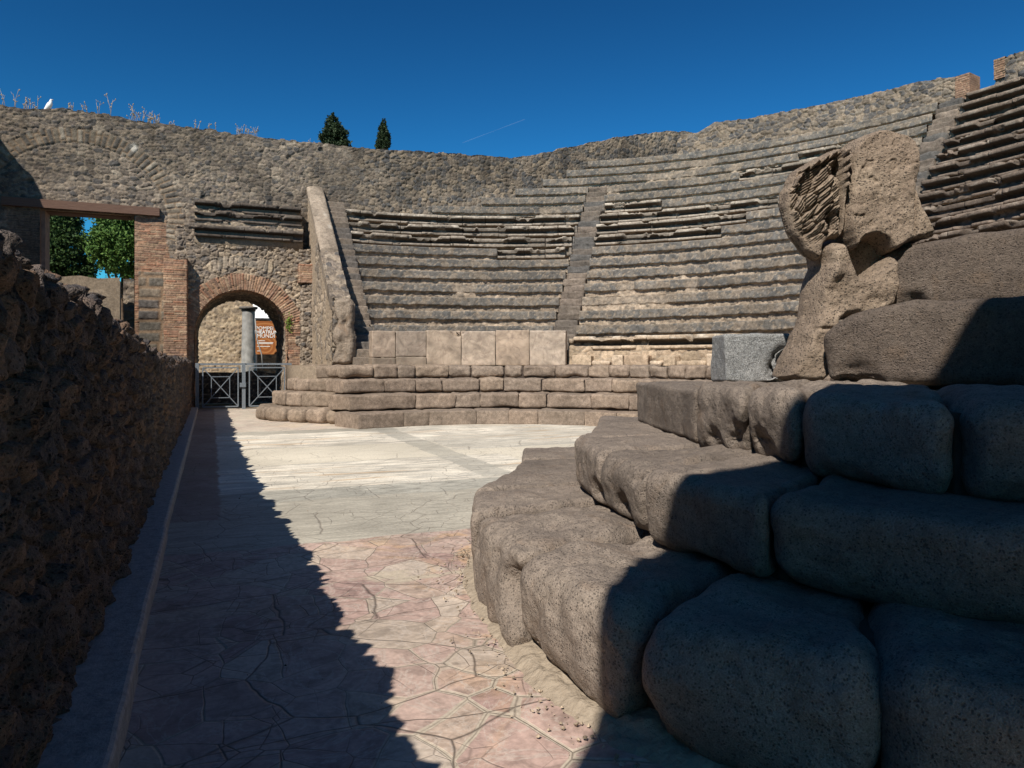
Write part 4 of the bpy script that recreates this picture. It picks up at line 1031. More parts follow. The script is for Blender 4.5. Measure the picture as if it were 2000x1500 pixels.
# ------------------------------------------------------------------ marble parapet slabs
pb = [726, 773, 833, 901, 968, 1034, 1105]
slabs = empty('marble_parapet', pol(6.75, circ(915, 6.75)[0], 1.24), 'low curved parapet of six upright pinkish marble slabs on the steps', 'parapet')
RS = 6.62
DS = {2: [pol(RS, circ(893, RS)[0], 2.1)+(.13, .2)], 3: [pol(RS, circ(905, RS)[0], 2.12)+(.08, .12)], 5: [pol(RS, circ(1103, RS)[0], 2.1)+(.06, .06)]}
for i in range(6):
    t0, z_ = circ(pb[i]+.3, RS); t1, _ = circ(pb[i+1]-.3, RS)
    zt = hgt(645.5, z_)
    zlow = 1.24
    if i < 2:
        zlow = hgt(698-i*2, z_); mb = MB()
        stone_mesh(mb, [pol(RS-.02, t0, 0)[:2], pol(RS-.02, t1, 0)[:2], pol(RS+.3, t1, 0)[:2], pol(RS+.3, t0, 0)[:2]], 1.23, zlow-.01, .02, 12, 700+i, .012, 4, (.27, .21, .155)); mb.build('base_block', M_MARB, slabs)
    mb = MB(); base = [(.36, .275, .205), (.30, .235, .18), (.37, .285, .21), (.385, .30, .225), (.36, .27, .195), (.40, .315, .24)][i]
    stone_mesh(mb, [pol(RS, t0, 0)[:2], pol(RS, t1, 0)[:2], pol(RS+.24, t1, 0)[:2], pol(RS+.24, t0, 0)[:2]], zlow, zt+[.0, -.01, .008, -.012, .01, .0][i], .018, 34, 710+i, .012, 4, base, dents=DS.get(i, ()))
    mb.build('slab', M_MARB, slabs)

# ------------------------------------------------------------------ cavea: seating sections and stairs
NR = 17; R0s, DR, H0, DH = 7.35, .46, 1.86, .412
def rowR(i): return R0s+DR*i
def rowH(i): return H0+DH*i                  # top of row i
th_s1 = (circ(1112, 7.6)[0]+circ(1166, 13.4)[0])/2
s1a = circ(1098, 7.4)[0]; s1b = circ(1172, 13.8)[0]
s2a = circ(1590, 7.4)[0]; s2b = circ(1850, 14.4)[0]
th_s2 = (s2a+s2b)/2
print('stairs', math.degrees(s1a), math.degrees(s1b), math.degrees(s2a), math.degrees(s2b))
SW = .31
def theta_lo(R):                             # left limit: stair beside the parapet, or straight far wall
    a = math.asin(max(-1, (3.72-CV)/R))
    if R*math.cos(a) > UB-.02-CU: a = math.acos(min(1, (UB-.0-CU)/R))
    return a
BR = []                                       # (row, theta0, theta1) stretches faced with marble benches
for i, a, b in [(10, 632, 1132), (9, 663, 1122), (8, 668, 1118), (7, 972, 1112), (11, 1182, 1292), (10, 1172, 1520), (9, 1165, 1458), (8, 1160, 1408), (14, 1560, 1740), (13, 1445, 1600), (13, 1620, 1720)]:
    BR.append((i, circ(a, rowR(i))[0], circ(b, rowR(i))[0]))
def seat_row(i, t0, t1, parent, seed):
    R = rowR(i); z1 = rowH(i); z0 = z1-DH
    n = max(int((t1-t0)*R/.034), 4); th = np.linspace(t0, t1, n)[:, None]; s = th*R
    jag = voro(s/.19, s*0+.5+i*3, 600+i)
    j = .03*(jag[2]-.5)+.006*fbm(s, 0, i, 8, 2, seed)
    prof = []
    wear = .5+.5*fbm(s, i*.7, 0, .9, 3, 650)
    hb = .19+j
    nb, nd, nt = 8, 8, 5
    Rr = np.concatenate([np.broadcast_to(R+.04, (n, nb)), np.broadcast_to(R-.045, (n, nd)), R-.02+np.linspace(.03, .56, nt)[None]+0*s], 1)
    Zr = np.concatenate([z0-.03+(hb+.03)*np.linspace(0, 1, nb)[None], z0+hb+.004+(DH-hb-.004)*np.linspace(0, 1, nd)[None], z1+0*s+np.zeros((1, nt))], 1)
    perp = np.concatenate([Zr[:, :nb+nd], z1+np.linspace(.03, .56, nt)[None]+0*s], 1)
    S = s+0*perp
    hB_, cB = pat_rubble(S, perp, .12, .09, 620+i, [(.30, .25, .195), (.245, .205, .16), (.35, .295, .23), (.18, .158, .13)], .03, mort=np.array((.30, .25, .195)))
    hD_, cD = pat_rubble(S, perp, .19, .15, 640+i, DARK, .02, mort=np.array((.27, .23, .18)), mw=.09)
    isD = np.zeros(perp.shape); isD[:, nb:nb+nd] = 1
    # worn stretches where the dark course is lost
    lost = ss(.40, .46, fbm(S*0+s, i*1.3, 2, .55, 3, 660))
    tone = 1+.25*fbm(S, i*.9+0*S, 1, .6, 3, 661)
    c = cB*(1-isD[..., None])+cD*isD[..., None]
    c = c*(1-(.6*lost*isD)[..., None])+cB*(.6*lost*isD)[..., None]
    c = c*tone[..., None]
    h = hB_*(1-isD)+hD_*isD
    h[:, nb+nd:] *= .3
    inb = np.zeros(th.shape)
    for bi, b0, b1 in BR:
        if bi == i: inb = np.maximum(inb, ((th > b0) & (th < b1)).astype(float))
    if t0 > math.radians(58) and i >= 2: inb = np.maximum(inb, 1.)
    Rr = Rr+inb*(np.arange(perp.shape[1])[None] < nb+nd)*.16
    Rr = Rr-h*(np.arange(perp.shape[1])[None] < nb+nd)+.07*lost*isD
    Zr = Zr+h*(np.arange(perp.shape[1])[None] >= nb+nd)*.5+.005*fbm(S, i, 0, 3, 2, 671)
    P = np.stack([CV+Rr*np.sin(th), CU+Rr*np.cos(th), Zr], -1)
    mb = MB(); mb.grid(P, c)
    mb.grid(np.stack([P[0], P[0]+np.array((0, .0, 0))], 0)) if False else None
    return mb.build('seat_row', M_MAS, parent)
secs = []
def section(lab, f0, f1, seed):
    e_ = empty('seating_section', pol(9, f0(9) if f0(9) > 0 else .2, 1.3), lab, 'seating')
    rows = {}
    for i in range(NR):
        R = rowR(i); a, b = f0(R), f1(R)
        if b-a > .03: rows[i] = seat_row(i, a, b, e_, seed+i)
    return e_, rows
sw = lambda R: SW/R
secA, rowsA = section('curved bank of seat rows between the sloping parapet and the first stairs', theta_lo, lambda R: max(th1(R)-sw(R), theta_lo(R)), 1) if False else (None, None)
IST = 14                                      # the first stairs stop under this row
def th1(R): return s1a+(s1b-s1a)*(R-7.4)/(13.8-7.4)*1.0
def th2(R): return s2a+(s2b-s2a)*(R-7.4)/(14.4-7.4)*1.0
thm1 = (s1a+s1b)/2; thm2 = (s2a+s2b)/2
secA, rowsA = section('curved bank of seat rows between the sloping parapet and the first stairs', theta_lo, lambda R: th1(R)-(sw(R) if R < rowR(IST)-.1 else 0), 1)
secB, rowsB = section('wide curved bank of seat rows between the two flights of stairs', lambda R: max(th1(R)+(sw(R) if R < rowR(IST)-.1 else 0), theta_lo(R)), lambda R: th2(R)-sw(R), 100)
secC, rowsC = section('steep bank of moulded marble seat rows right of the statue', lambda R: th2(R)+sw(R), lambda R: math.radians(128), 200)
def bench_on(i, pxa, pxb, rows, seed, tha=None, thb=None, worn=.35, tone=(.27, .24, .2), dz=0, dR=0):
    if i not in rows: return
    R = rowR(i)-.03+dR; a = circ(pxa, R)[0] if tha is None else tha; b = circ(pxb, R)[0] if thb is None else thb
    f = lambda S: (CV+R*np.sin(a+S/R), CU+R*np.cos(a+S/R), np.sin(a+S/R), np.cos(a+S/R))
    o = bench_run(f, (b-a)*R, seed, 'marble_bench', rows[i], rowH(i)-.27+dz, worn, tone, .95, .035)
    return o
# left wedge
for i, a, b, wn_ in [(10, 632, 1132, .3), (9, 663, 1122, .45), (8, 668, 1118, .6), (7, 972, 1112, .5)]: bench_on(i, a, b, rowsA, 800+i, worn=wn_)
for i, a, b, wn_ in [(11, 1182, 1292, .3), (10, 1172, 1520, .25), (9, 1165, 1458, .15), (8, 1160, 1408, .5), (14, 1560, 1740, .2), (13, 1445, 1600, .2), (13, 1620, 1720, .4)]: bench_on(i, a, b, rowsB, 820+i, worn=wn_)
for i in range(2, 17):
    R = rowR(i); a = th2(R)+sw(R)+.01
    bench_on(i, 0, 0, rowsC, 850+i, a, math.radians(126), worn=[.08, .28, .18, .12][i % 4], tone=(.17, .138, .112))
# stairs
def stairs(lab, thf, seed, ilim=99):
    e_ = empty('staircase', pol(7.2, thf(7.4), 1.3), lab, 'stairs', 'radial stairs')
    rr = random.Random(seed)
    n = NR*2
    for k in range(n):
        R = R0s-.22+DR/2*k; z = H0-DH+.206*(k+.9)
        if R*math.cos(thf(R)) > UB-CU-.1 or R > rowR(ilim)-.3: break
        t = thf(R); w0 = (SW+rr.uniform(-.02, .05))/R; w1 = (SW+rr.uniform(-.02, .05))/R; ro = rr.uniform(-.03, .03); R += ro
        mb = MB(); stone_mesh(mb, [pol(R, t-w0, 0)[:2], pol(R, t+w1, 0)[:2], pol(R+.5, t+w1, 0)[:2], pol(R+.5, t-w0, 0)[:2]], z-.24, z+rr.uniform(-.02, .015), .04*rr.uniform(.7, 1.9), 12, seed*50+k, .05, 4,
                   rr.choice([(.155, .13, .108), (.125, .11, .095), (.185, .155, .127), (.10, .097, .092), (.14, .12, .1)]))
        mb.build('stair_step', M_MAS, e_)
stairs('flight of worn stone stairs climbing the middle of the seats, dividing the two left banks', th1, 7, IST)
stairs('flight of stone stairs behind the statue climbing to the brick stub on the rim', th2, 8)
e_ = empty('staircase', (3.4, 18, 1.3), 'narrow shaded stairs climbing directly beside the sloping parapet', 'stairs', 'radial stairs')
rr = random.Random(12)
for k in range(26):
    y = 17.3+.195*k; z = 1.45+.19*k
    if y > 22.3: break
    mb = MB(); stone_mesh(mb, [(3.16, y), (3.78, y), (3.78, y+.45), (3.16, y+.45)], z-.24, z, .03, 10, 900+k, .015, 4, rr.choice([(.17, .145, .12), (.2, .17, .14), (.13, .12, .11)]))
    mb.build('stair_step', M_MAS, e_)
# earth core under the seats
mb = MB(); tt_ = np.linspace(math.radians(-4), math.radians(130), 120)
rr_ = np.array([rowR(i)+.12 for i in range(NR)]+[15.6]); zz_ = np.array([rowH(i)-DH-.1 for i in range(NR)]+[8.2])
def pc(r, a, z):
    x, y, _ = pol(r, a, z); return (x, min(y, UB+.1), min(z, 7.) if y > UB+.1 else z)
mb.grid(np.array([[pc(r, a, z) for r, z in zip(rr_, zz_)] for a in tt_]))
tag(mb.build('seating_terrain', M_MOR), kind='structure')
# praecinctio masonry: lowest course with moulded marble and plain blocks right of the slabs
low = empty('marble_plinth', pol(6.8, circ(1260, 6.8)[0], 1.24), 'pale moulded marble course and broken blocks right of the slab parapet', 'plinth')
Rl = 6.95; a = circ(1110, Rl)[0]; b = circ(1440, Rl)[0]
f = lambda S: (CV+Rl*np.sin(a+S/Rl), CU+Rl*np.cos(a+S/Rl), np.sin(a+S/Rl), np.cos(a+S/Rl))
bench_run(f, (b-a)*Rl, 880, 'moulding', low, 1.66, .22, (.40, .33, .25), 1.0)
mb = MB(); n = 150; th = np.linspace(a, b, n)[:, None]; Zq = np.linspace(1.2, 1.72, 20)[None]
h, c = pat_rubble(th*Rl+0*Zq, Zq+0*th, .35, .2, 881, [(.36, .29, .215), (.3, .245, .18), (.42, .34, .25)], .03); Rq = Rl+.0-h
mb.grid(np.stack([CV+Rq*np.sin(th), CU+Rq*np.cos(th), Zq+0*th], -1), c); mb.build('course', M_MAS, low)
rr = random.Random(44); t_c = a+.02
while t_c < b-.05:
    L = rr.uniform(.3, .8)/6.7; hgt_ = rr.choice([.24, .26, .12, .18, .25]); mb = MB(); R = 6.62+rr.uniform(0, .06)
    stone_mesh(mb, [pol(R, t_c, 0)[:2], pol(R, t_c+L-.004, 0)[:2], pol(R+.32, t_c+L-.004, 0)[:2], pol(R+.32, t_c, 0)[:2]], 1.23, 1.24+hgt_, .06 if hgt_ < .2 else .025, 14, rr.randint(0, 9999), .04, 3, rr.choice([(.42, .34, .25), (.38, .3, .22), (.46, .38, .29)]))
    mb.build('block', M_MAS, low); t_c += L
# rear wall of lowest tier behind slabs
mb = MB(); a = math.radians(-3); b = math.radians(125); n = 500; th = np.linspace(a, b, n)[:, None]; Zq = np.linspace(1.2, H0-DH+.02, 12)[None]
h, c = pat_rubble(th*7.2+0*Zq, Zq+0*th, .3, .15, 882, BROWN, .03); Rq = rowR(0)-.06-h
mb.grid(np.stack([CV+Rq*np.sin(th), CU+Rq*np.cos(th), Zq+0*th], -1), c)
tt2 = np.linspace(0, .3, 3)[None]
tag(mb.build('foot_wall', M_MAS), 'low dark masonry course at the foot of the seating behind the slabs', 'wall')
# rim wall behind the top row
RW = rowR(NR-1)+.5
rp = [(1340, 262), (1365, 258), (1395, 240), (1450, 233), (1500, 224), (1600, 205), (1700, 184), (1780, 163), (1840, 152), (1893, 150)]
ta = []; tz = []
for p_, y_ in rp:
    t_1, z_ = circ(p_, RW); ta.append(t_1); tz.append(hgt(y_, z_))
def rim(t0, t1, ztf, nm, lab, seed, cat='wall'):
    n = int((t1-t0)*RW/.03); th = np.linspace(t0, t1, n)[:, None]; zt = ztf(th)+.05*(voro(th*RW/.18, th*0+.5, seed)[2]-.5)
    Z = 7.6+(zt-7.6)*np.linspace(0, 1, 80)[None]
    h, c = pat_rubble(th*RW+0*Z, Z, .2, .14, seed+1, LAVA, .05)
    mb = MB(); P = np.stack([CV+(RW-h)*np.sin(th), CU+(RW-h)*np.cos(th), Z], -1); mb.grid(P, c)
    Q = np.stack([CV+(RW+.55)*np.sin(th)+0*Z, CU+(RW+.55)*np.cos(th)+0*Z, Z], -1); mb.grid(Q, c, flip=True)
    mb.grid(np.stack([P[:, -1], Q[:, -1]], 1), np.stack([c[:, -1], c[:, -1]], 1)); mb.grid(np.stack([P[-1], Q[-1]], 0), np.stack([c[-1], c[-1]], 0)); mb.grid(np.stack([Q[0], P[0]], 0), np.stack([c[0], c[0]], 0))
    return mb
rimw = empty('rubble_wall', pol(RW+.3, (ta[0]+ta[-1])/2, 7.6), 'curved rubble rim wall above the top seats ending in a brick stub', 'wall')
rim(ta[0]-.02, ta[-1], lambda th: np.interp(th, ta, tz), '', '', 950).build('masonry', M_MAS, rimw)
# brick stub at its right end
t_b0 = circ(1868, RW)[0]; t_b1 = circ(1896, RW)[0]; zb1 = hgt(147, circ(1880, RW)[1]); zb0 = zb1-.9
mb = MB(); Sx = np.linspace(0, 1, 30); 
th = np.linspace(t_b0, t_b1, 30)[:, None]; Z = np.linspace(zb0, zb1, 60)[None]; h, c = pat_brick(th*RW+0*Z, Z+0*th, 960, cols=[(.22, .135, .095), (.18, .115, .085), (.25, .165, .12)])
P = np.stack([CV+(RW-.06-h)*np.sin(th), CU+(RW-.06-h)*np.cos(th), Z+0*th], -1); mb.grid(P, c)
Q = P[-1][None]+np.linspace(0, .6, 20)[:, None, None]*np.array((math.sin(t_b1), math.cos(t_b1), 0)); h2, c2 = pat_brick(np.linspace(0, .6, 20)[:, None]+0*Z, Z+0*np.zeros((20, 1)), 961, cols=[(.22, .135, .095), (.18, .115, .085)])
mb.grid(Q, c2); mb.grid(np.stack([P[:, -1], P[:, -1]+.6*np.array((math.sin(t_b1), math.cos(t_b1), 0))], 1), np.stack([c[:, -1]]*2, 1))
mb.build('brick_stub', M_MAS, rimw)
t_r0 = circ(1945, RW)[0]
rimr = empty('rubble_wall', pol(RW+.3, t_r0+.3, 7.6), 'higher piece of rubble rim wall with brick corner at the top right', 'wall')
zr0 = hgt(120, circ(1945, RW)[1]); zr1 = hgt(98, circ(2000, RW)[1])
rim(t_r0, math.radians(128), lambda th: np.interp(th, [t_r0, circ(2000, RW)[0], 2.3], [zr0, zr1, zr1+.2]), '', '', 970).build('masonry', M_MAS, rimr)
mb = MB(); t_r1 = circ(1966, RW)[0]; th = np.linspace(t_r0-.001, t_r1, 24)[:, None]; Z = np.linspace(zr0-.5, zr0+.03, 50)[None]; h, c = pat_brick(th*RW+0*Z, Z+0*th, 971, cols=[(.26, .165, .11), (.22, .14, .1), (.29, .2, .14)])
P = np.stack([CV+(RW-.07-h)*np.sin(th), CU+(RW-.07-h)*np.cos(th), Z+0*th], -1); mb.grid(P, c)
Q = P + .3*np.stack([np.sin(th)+0*Z, np.cos(th)+0*Z, 0*th*Z], -1); mb.grid(np.stack([Q[0], P[0]], 0), np.stack([c[0]]*2, 0)); mb.grid(np.stack([P[:, -1], Q[:, -1]], 1), np.stack([c[:, -1]]*2, 1))
mb.build('brick_corner', M_MAS, rimr)

# ------------------------------------------------------------------ metal gate
M_GATE = m_simple('grey_painted_steel', (.15, .168, .185), .5, .4, 30)
def gz(py): return hgt(py, at_y(470, UF-.1)[1])
yg = UF-.22; X = lambda px: at_y(px, yg)[0]
gate_ = empty('metal_gate', (gcx, yg, 0), 'low double grey steel gate with crossed square panels closing the arch', 'gate')
ztop_g = hgt(711, 20.4); zb_g = .03
for a in (385, 476, 566):
    mb = MB(); mb.box(X(a)-.045, X(a)+.045, yg-.05, yg+.05, 0, ztop_g+.03); mb.build('post', M_GATE, gate_, False)
def leaf(xa, xb):
    e_ = bpy.data.objects.new('gate_leaf', None); COL.objects.link(e_); e_.parent = gate_; e_.matrix_parent_inverse = gate_.matrix_basis.inverted()
    mb = MB(); w_ = .032; z0, z1 = .08, ztop_g-.1; y = yg
    mb.bar((xa, y, z1), (xb, y, z1), w_); mb.bar((xa, y, z0), (xb, y, z0), w_); mb.bar((xa, y, z0), (xa, y, z1), w_, .034); mb.bar((xb, y, z0), (xb, y, z1), w_, .034)
    mb.build('frame', M_GATE, e_, False)
    mb = MB(); cx_, cz_ = (xa+xb)/2, (z0+z1)/2; hx, hz = (xb-xa)*.26, (z1-z0)*.27
    mb.bar((xa, y, z0), (xb, y, z1), .022, .026); mb.bar((xa, y+.002, z1), (xb, y+.002, z0), .022, .026)
    for q_ in (((cx_-hx, cz_-hz), (cx_+hx, cz_-hz)), ((cx_-hx, cz_+hz), (cx_+hx, cz_+hz)), ((cx_-hx, cz_-hz), (cx_-hx, cz_+hz)), ((cx_+hx, cz_-hz), (cx_+hx, cz_+hz))):
        mb.bar((q_[0][0], y-.003, q_[0][1]), (q_[1][0], y-.003, q_[1][1]), .02, .022)
    mb.build('brace', M_GATE, e_, False)
leaf(X(396), X(465)); leaf(X(487), X(556))
mb = MB(); mb.bar((X(385), yg, ztop_g), (X(566), yg, ztop_g), .05, .04); mb.build('top_rail', M_GATE, gate_, False)
mb = MB(); mb.box(X(468), X(480), yg-.09, yg-.052, .62, .74); mb.build('lock_box', M_GATE, gate_, False)

# ------------------------------------------------------------------ beyond the arch and the doorway
UY = 33.
def wall_plain(name, x0, x1, y, h, seed, lab, cols=BEIGE, th=.5, z0=0, res=.05, pat=None):
    mb = MB(); face_y(mb, x0, x1, lambda x: h+.08*fbm(x, 0, 0, 1.5, 3, seed), y, pat or (lambda X, Z: pat_rubble(X, Z, .24, .15, seed, cols, .05)), res, z0)
    mb.box(x0, x1, y+.03, y+th, z0, h-.08, (.25, .2, .15))
    return tag(mb.build(name, M_MAS), lab, 'wall')
wall_plain('rubble_wall', at_y(330, UY)[0], at_y(494, UY)[0], UY, 6.4, 981, 'sunlit beige rubble wall seen through the brick arch', [(.40, .32, .22), (.34, .27, .19), (.45, .37, .26), (.28, .23, .17)])
wall_plain('courtyard_wall', at_y(20, 27)[0], at_y(233, 27)[0], 27., hgt(541, 23.5), 982, 'flat-topped plastered wall behind the upper left doorway', BROWN, pat=lambda X, Z: zone(ss(-.25, .0, fbm(X, Z, 0, 1.0, 3, 983)), (.01*fbm(X, Z, 0, 6, 4, 984), np.array((.24, .2, .155))*(1+.3*fbm(X, Z, 0, 3, 5, 985)[..., None])), pat_rubble(X, Z, .22, .14, 986, BROWN, .04)))
wall_plain('courtyard_wall', at_y(241, 28)[0], at_y(300, 28)[0], 28., hgt(541, 24.3), 987, 'narrow piece of rubble wall with brick base between plastered wall and brick pier', BROWN)
# wrapped column
M_TARP = m_simple('grey_tarpaulin', (.29, .28, .26), .6, .3, 5)
YC = 29.; cxx, cz_ = at_y(485.5, YC); n = 60; tz = np.linspace(.6, hgt(607, cz_), n); an = np.linspace(0, 2*math.pi, 49)[:-1]
mb = MB(); rad = (.262+.02*(tz < 1.2))[None]*(1-.12*ss(0, 1, (tz-1)/2.0))[None]*(1+.07*fbm(np.cos(an)[:, None]*1.2, np.sin(an)[:, None]*1.2, tz[None]*2.2, 1.3, 4, 991))
P = np.stack([cxx+rad*np.cos(an)[:, None], YC+rad*np.sin(an)[:, None], tz[None]+0*rad], -1); mb.grid(P, wrap=True, flip=False)
colo = empty('wrapped_column', (cxx, YC, 0), 'column wrapped in grey tarpaulin standing behind the gate', 'column')
mb.build('tarpaulin', M_TARP, colo)
mb = MB(); mb.tube([(cxx, YC, 0), (cxx, YC, .65)], .27, 20); mb.tube([(cxx, YC, tz[-1]-.02), (cxx, YC, tz[-1]+.06)], .26, 20); mb.tube([(cxx, YC, tz[-1]+.06), (cxx, YC, tz[-1]+.15)], .33, 20); mb.build('column_stone', m_simple('dark_stone', (.14, .125, .11), .9, .2, 20), colo)
mb = MB(); mb.tube([(cxx+.22, YC-.25, tz[-1]-.3), (cxx+.28, YC-.28, 2.2), (cxx+.45, YC-.3, 1.6), (cxx+.5, YC-.3, 1.0)], .025, 6); mb.build('strap', M_TARP, colo)
# banner
YB = 30.5; bx0, bx1 = at_y(494, YB)[0], at_y(541, YB)[0]; zB = at_y(515, YB)[1]; bz1, bz0 = hgt(627, zB), hgt(692, zB)
tb = NT('banner_print', .7, .2)
pz_ = tb.pos(); ctr = ((bx0+bx1)/2, YB, bz0+.35)
v = tb.vmath('SUBTRACT', pz_, ctr); ln_ = tb.n('ShaderNodeVectorMath', operation='LENGTH'); tb.l(v, ln_.inputs[0])
rg = tb.math('FRACT', tb.math('MULTIPLY', ln_.outputs['Value'], 6.5))
sp = tb.n('ShaderNodeSeparateXYZ'); tb.l(pz_, sp.inputs[0])
topm = tb.ramp(tb.math('SUBTRACT', sp.outputs[2], bz0), [(.55, 0.), (.6, 1.)])
tb.color(tb.mix(tb.math('MULTIPLY', tb.ramp(rg, [(.55, 0.), (.62, 1.)]), 1.0), (.30, .10, .028), (.42, .17, .055)))
ban = empty('banner', ((bx0+bx1)/2, YB, bz0), 'orange brown event banner with white lettering behind the gate', 'banner')
mb = MB(); mb.box(bx0, bx1, YB, YB+.03, bz0, bz1); mb.build('printed_panel', tb.m, ban, False)
M_WHITE = m_simple('white_print', (.85, .84, .8), .7, .2)
def text(s, px, py, size, w_=0, parent=ban):
    cu = bpy.data.curves.new('lettering', 'FONT'); cu.body = s; cu.size = size; cu.align_x = 'LEFT'; cu.extrude = .004; cu.offset = w_
    o = bpy.data.objects.new('lettering', cu); COL.objects.link(o); x, z = at_y(px, YB-.01)
    o.location = (x, YB-.008, hgt(py, z)); o.rotation_euler = (math.radians(90), 0, 0); cu.materials.append(M_WHITE)
    bpy.context.view_layer.update(); dg = bpy.context.evaluated_depsgraph_get(); me = bpy.data.meshes.new_from_object(o.evaluated_get(dg))
    mo = bpy.data.objects.new('lettering', me); COL.objects.link(mo); mo.location = o.location; mo.rotation_euler = o.rotation_euler
    if not me.materials: me.materials.append(M_WHITE)
    bpy.data.objects.remove(o); mo.name = 'lettering'
    mo.parent = parent; mo.matrix_parent_inverse = parent.matrix_basis.inverted()
text('POMPEI', 499, 644.2, .205); text('THEATRUM', 495, 651.2, .18, .004); text('MUNDI', 501.5, 659.4, .215)
text('STAGIONE ESTIVA', 502, 668.0, .05) if False else None
for k_, (py, wd) in enumerate([(666, .30), (669.5, .62), (671.5, .6), (677, .5), (686, .12)]): 
    mb = MB(); x, z = at_y(501, YB); mb.box(x+.02, x+.02+wd, YB-.006, YB-.001, hgt(py, z), hgt(py, z)+.022); mb.build('small_print', M_WHITE, ban, False)
M_POLE = m_simple('dark_pole', (.06, .06, .065), .5)
for p_ in (bx0-.03, bx1+.03):
    mb = MB(); mb.box(p_-.025, p_+.025, YB-.03, YB+.04, 0, bz1+.55); mb.build('pole', M_POLE, ban, False)
# white canopy behind
mb = MB(); YN = 32.; cx0, cx1 = at_y(496, YN)[0], at_y(575, YN)[0]; zC = at_y(515, YN)[1]; n = 40
Xc = np.linspace(cx0, cx1, n)[:, None]; T = np.linspace(0, 1, 14)[None]
Zc = hgt(623, zC)+(hgt(560, zC)-hgt(623, zC))*T+.04*np.sin(Xc*7)*(1-T); Yc = YN+2.2*T**1.5
mb.grid(np.stack([Xc+0*T, Yc+0*Xc, Zc], -1)); mb.grid(np.stack([Xc+0*T, Yc+0*Xc+.02, Zc-.03], -1), flip=True)
awn = empty('white_canopy', (cx0, YN, 0), 'white fabric canopy above the orange banner through the arch', 'canopy')
mb.build('fabric', m_simple('white_canvas', (.85, .85, .83), .8, .2), awn)
mb = MB(); 
for p_ in (cx0+.1, cx1-.1): mb.bar((p_, YN+.1, 0), (p_, YN+.1, hgt(623, zC)), .06)
mb.bar((cx0, YN+.02, hgt(622.5, zC)), (cx1, YN+.02, hgt(622.5, zC)), .05)
mb.build('frame', M_POLE, awn, False)
wall_plain('courtyard_wall', at_y(490, 35)[0], at_y(600, 35)[0], 35., 3.4, 996, 'shaded low wall behind the orange banner', BROWN)
# low near-black screen standing in for the floor shadow beyond the gate
wall_plain('gate_shade_screen', at_y(380, 24.6)[0]-.5, at_y(575, 24.6)[0]+.2, 24.6, .98, 995, 'low dark screen put in for the shade just behind the metal gate', [(.05, .048, .045), (.07, .065, .06)], .8, res=.04)

# ------------------------------------------------------------------ trees
tl = NT('tree_leaves', .7, .25)
ob = tl.n('ShaderNodeAttribute', attribute_name='Col').outputs['Color']
tl.color(ob); tl.b.inputs['Transmission Weight'].default_value = 0
M_LEAF = tl.m; M_BARK = m_simple('bark', (.13, .09, .06), .95, .1, 12, 25)
def leaves(mb, C, size, rng_, c0, c1):
    n = len(C); a = rng_.normal(size=(n, 3)); a /= np.linalg.norm(a, axis=1)[:, None]; b = np.cross(a, rng_.normal(size=(n, 3))); b /= np.linalg.norm(b, axis=1)[:, None]
    s = size*rng_.uniform(.6, 1.3, (n, 1)); V = np.stack([C-a*s, C-b*s*.55, C+a*s, C+b*s*.55], 1)
    col = np.array(c0)+(np.array(c1)-np.array(c0))*rng_.random((n, 1)); 
    mb.add(V.reshape(-1, 3), np.arange(n*4).reshape(n, 4), np.repeat(col, 4, 0))
def tree(x, y, h, blobs, nleaf, size, lab, c0, c1, seed, trunk=.15, cat='tree', nm='tree'):
    g = np.random.default_rng(seed); e_ = empty(nm, (x, y, 0), lab, cat)
    mb = MB(); mb.tube([(x, y, -.1), (x+.05, y, h*.3), (x-.05, y, h*.6), (x, y, h*.9)], [trunk, trunk*.8, trunk*.5, trunk*.15], 9)
    for (bx, by, bz, rx, ry, rz) in blobs[:8]:
        mb.tube([(x, y, max(h*.25, bz-rz-1)), ((x+bx)/2+.1, (y+by)/2, (bz+h*.35)/2+.3), (bx, by, bz)], [trunk*.5, trunk*.3, trunk*.1], 6)
    mb.build('trunk', M_BARK, e_)
    mb = MB(); tot = sum(b[3]*b[4]*b[5] for b in blobs)
    for (bx, by, bz, rx, ry, rz) in blobs:
        n = int(nleaf*rx*ry*rz/tot); k = 3*n
        # clumps
        nc = max(n//45, 6); d = g.normal(size=(nc, 3)); d /= np.linalg.norm(d, axis=1)[:, None]; cc = d*g.uniform(.55, 1.0, (nc, 1))**.7
        ci = g.integers(0, nc, n); p = cc[ci]+g.normal(size=(n, 3))*.13
        P = p*np.array((rx, ry, rz))+np.array((bx, by, bz)); leaves(mb, P, size, g, c0, c1)
    mb.build('crown', M_LEAF, e_, False)
def cyp(px, pytop, pybot, wpx, y, lab, seed):
    x, z = at_y(px, y); zt = hgt(pytop, z); zb = hgt(pybot, z); r = wpx/2*z/FPX
    n = 9; bl = []; rr = random.Random(seed)
    for i in range(n):
        f = i/(n-1); zz = zb-1.5+(zt-.35-zb+1.5)*f; k = min(1, (1.12-f)*2.4)
        bl.append((x+rr.uniform(-.25, .25)*r, y+rr.uniform(-.2, .2)*r, zz, r*.8*k*rr.uniform(.85, 1.1), r*.8*k, (zt-zb)/n*1.1+.3))
    tree(x, y, zt-.4, bl, 26000, .075, lab, (.012, .024, .010), (.035, .055, .018), seed, .2, 'tree', 'cypress_tree')
cyp(655, 222, 282, 56, 46., 'wider dark cypress rising behind the far wall', 3)
cyp(747, 233, 288, 30, 50., 'slimmer dark cypress to the right behind the far wall', 4)
def px_blobs(lst, y):
    out = []
    for px, py, r in lst:
        x, z = at_y(px, y); out.append((x, y+random.Random(px).uniform(-.5, .5), hgt(py, z), r*z/FPX, r*z/FPX, r*z/FPX*.9))
    return out
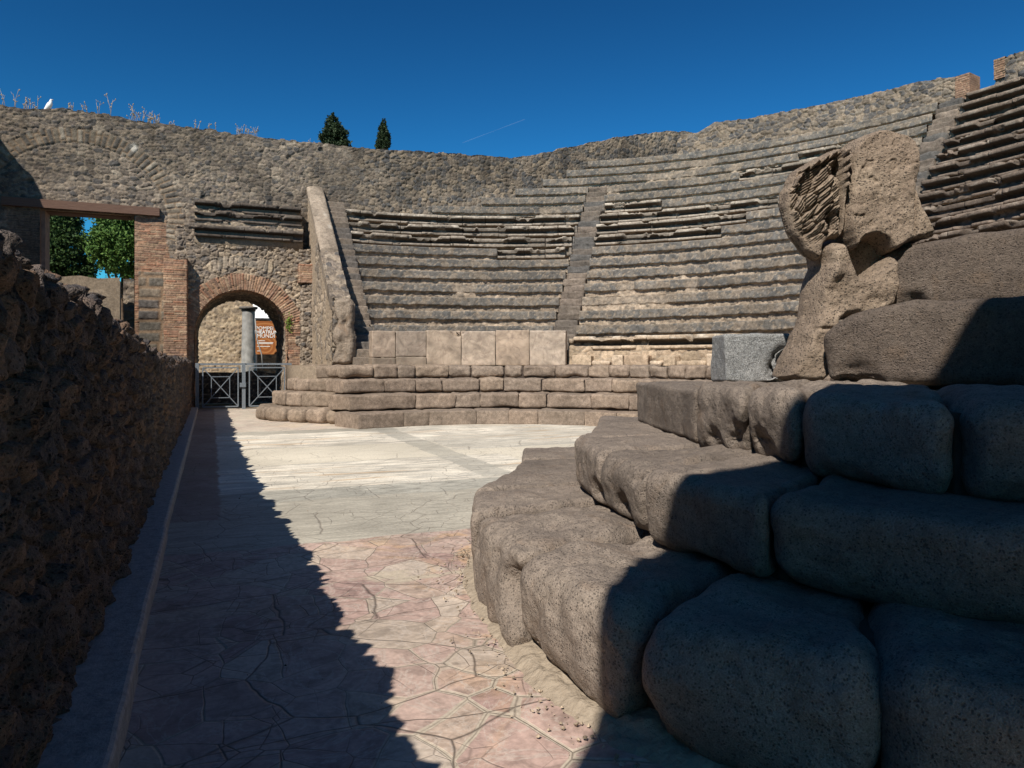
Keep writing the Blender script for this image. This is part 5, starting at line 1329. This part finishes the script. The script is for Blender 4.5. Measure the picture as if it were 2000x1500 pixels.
b1 = px_blobs([(95, 440, 48), (120, 480, 46), (85, 510, 50), (140, 530, 45), (60, 560, 60), (125, 425, 35), (160, 560, 35)], 36.)
x, z = at_y(100, 36.); tree(x, 36., 7., b1, 42000, .07, 'dark green leafy tree filling the left half of the doorway', (.014, .035, .008), (.05, .09, .018), 21, .25)
b2 = px_blobs([(230, 450, 42), (258, 430, 40), (215, 480, 38), (245, 500, 45), (275, 470, 45), (200, 500, 24), (270, 520, 30)], 34.)
x, z = at_y(240, 34.); tree(x, 34., 6., b2, 34000, .065, 'bright green tree in the right half of the doorway', (.03, .075, .012), (.10, .17, .03), 22, .2)
# little green plant in the arch
xx, zz = at_y(564, UF-.06); mb = MB(); g = np.random.default_rng(9); Cc = np.array((xx, UF-.08, hgt(632, zz)))+g.normal(size=(90, 3))*np.array((.05, .03, .13)); leaves(mb, Cc, .035, g, (.12, .2, .03), (.22, .32, .05))
tag(mb.build('wall_plant', M_LEAF, loc=(xx, UF-.05, hgt(640, zz))), 'small bright green weed sprouting on the right jamb of the arch', 'plant')

mb = MB(); D_ = 5000.
def skyp(px, py):
    a, b = ray(px); return (a*D_, b*D_, hgt(py, D_))
p0 = np.array(skyp(903, 279)); p1 = np.array(skyp(1025, 233)); q = np.linspace(0, 1, 14)[:, None]
mb.tube(p0+(p1-p0)*q, list(2.2+.8*np.sin(q[:, 0]*9)), 8)
t = NT('thin_vapour', 1, 0); t.color((.8, .85, .9)); tr = t.n('ShaderNodeBsdfTransparent'); ms = t.n('ShaderNodeMixShader'); ms.inputs[0].default_value = .03
t.l(tr.outputs[0], ms.inputs[1]); t.l(t.b.outputs[0], ms.inputs[2]); t.l(ms.outputs[0], t.t.nodes['Material Output'].inputs[0])
tag(mb.build('contrail', t.m, loc=tuple(p0)), 'faint thin white vapour trail in the blue sky above the far wall', 'contrail')

# ------------------------------------------------------------------ entrance wall behind the camera (throws the dark shadow at the right)
ent = [(-1.72, 0), (-.5, 0), (-.5, 2.1), (-.2, 2.9), (.7, 3.4), (1.6, 2.9), (2.1, 2.1), (2.1, 0), (8, 0), (8, 7.6), (3.2, 7.6), (2, 7.3), (.55, 6.8), (-.3, 6.35), (-1.0, 5.95), (-1.5, 5.65), (-1.70, 5.45)]
mb = MB(); prism(mb, ent, -1.3, -.7)
tag(mb.build('entrance_wall', M_MAS, smooth=False), 'rubble entrance wall with an arched doorway behind the viewer', 'wall')
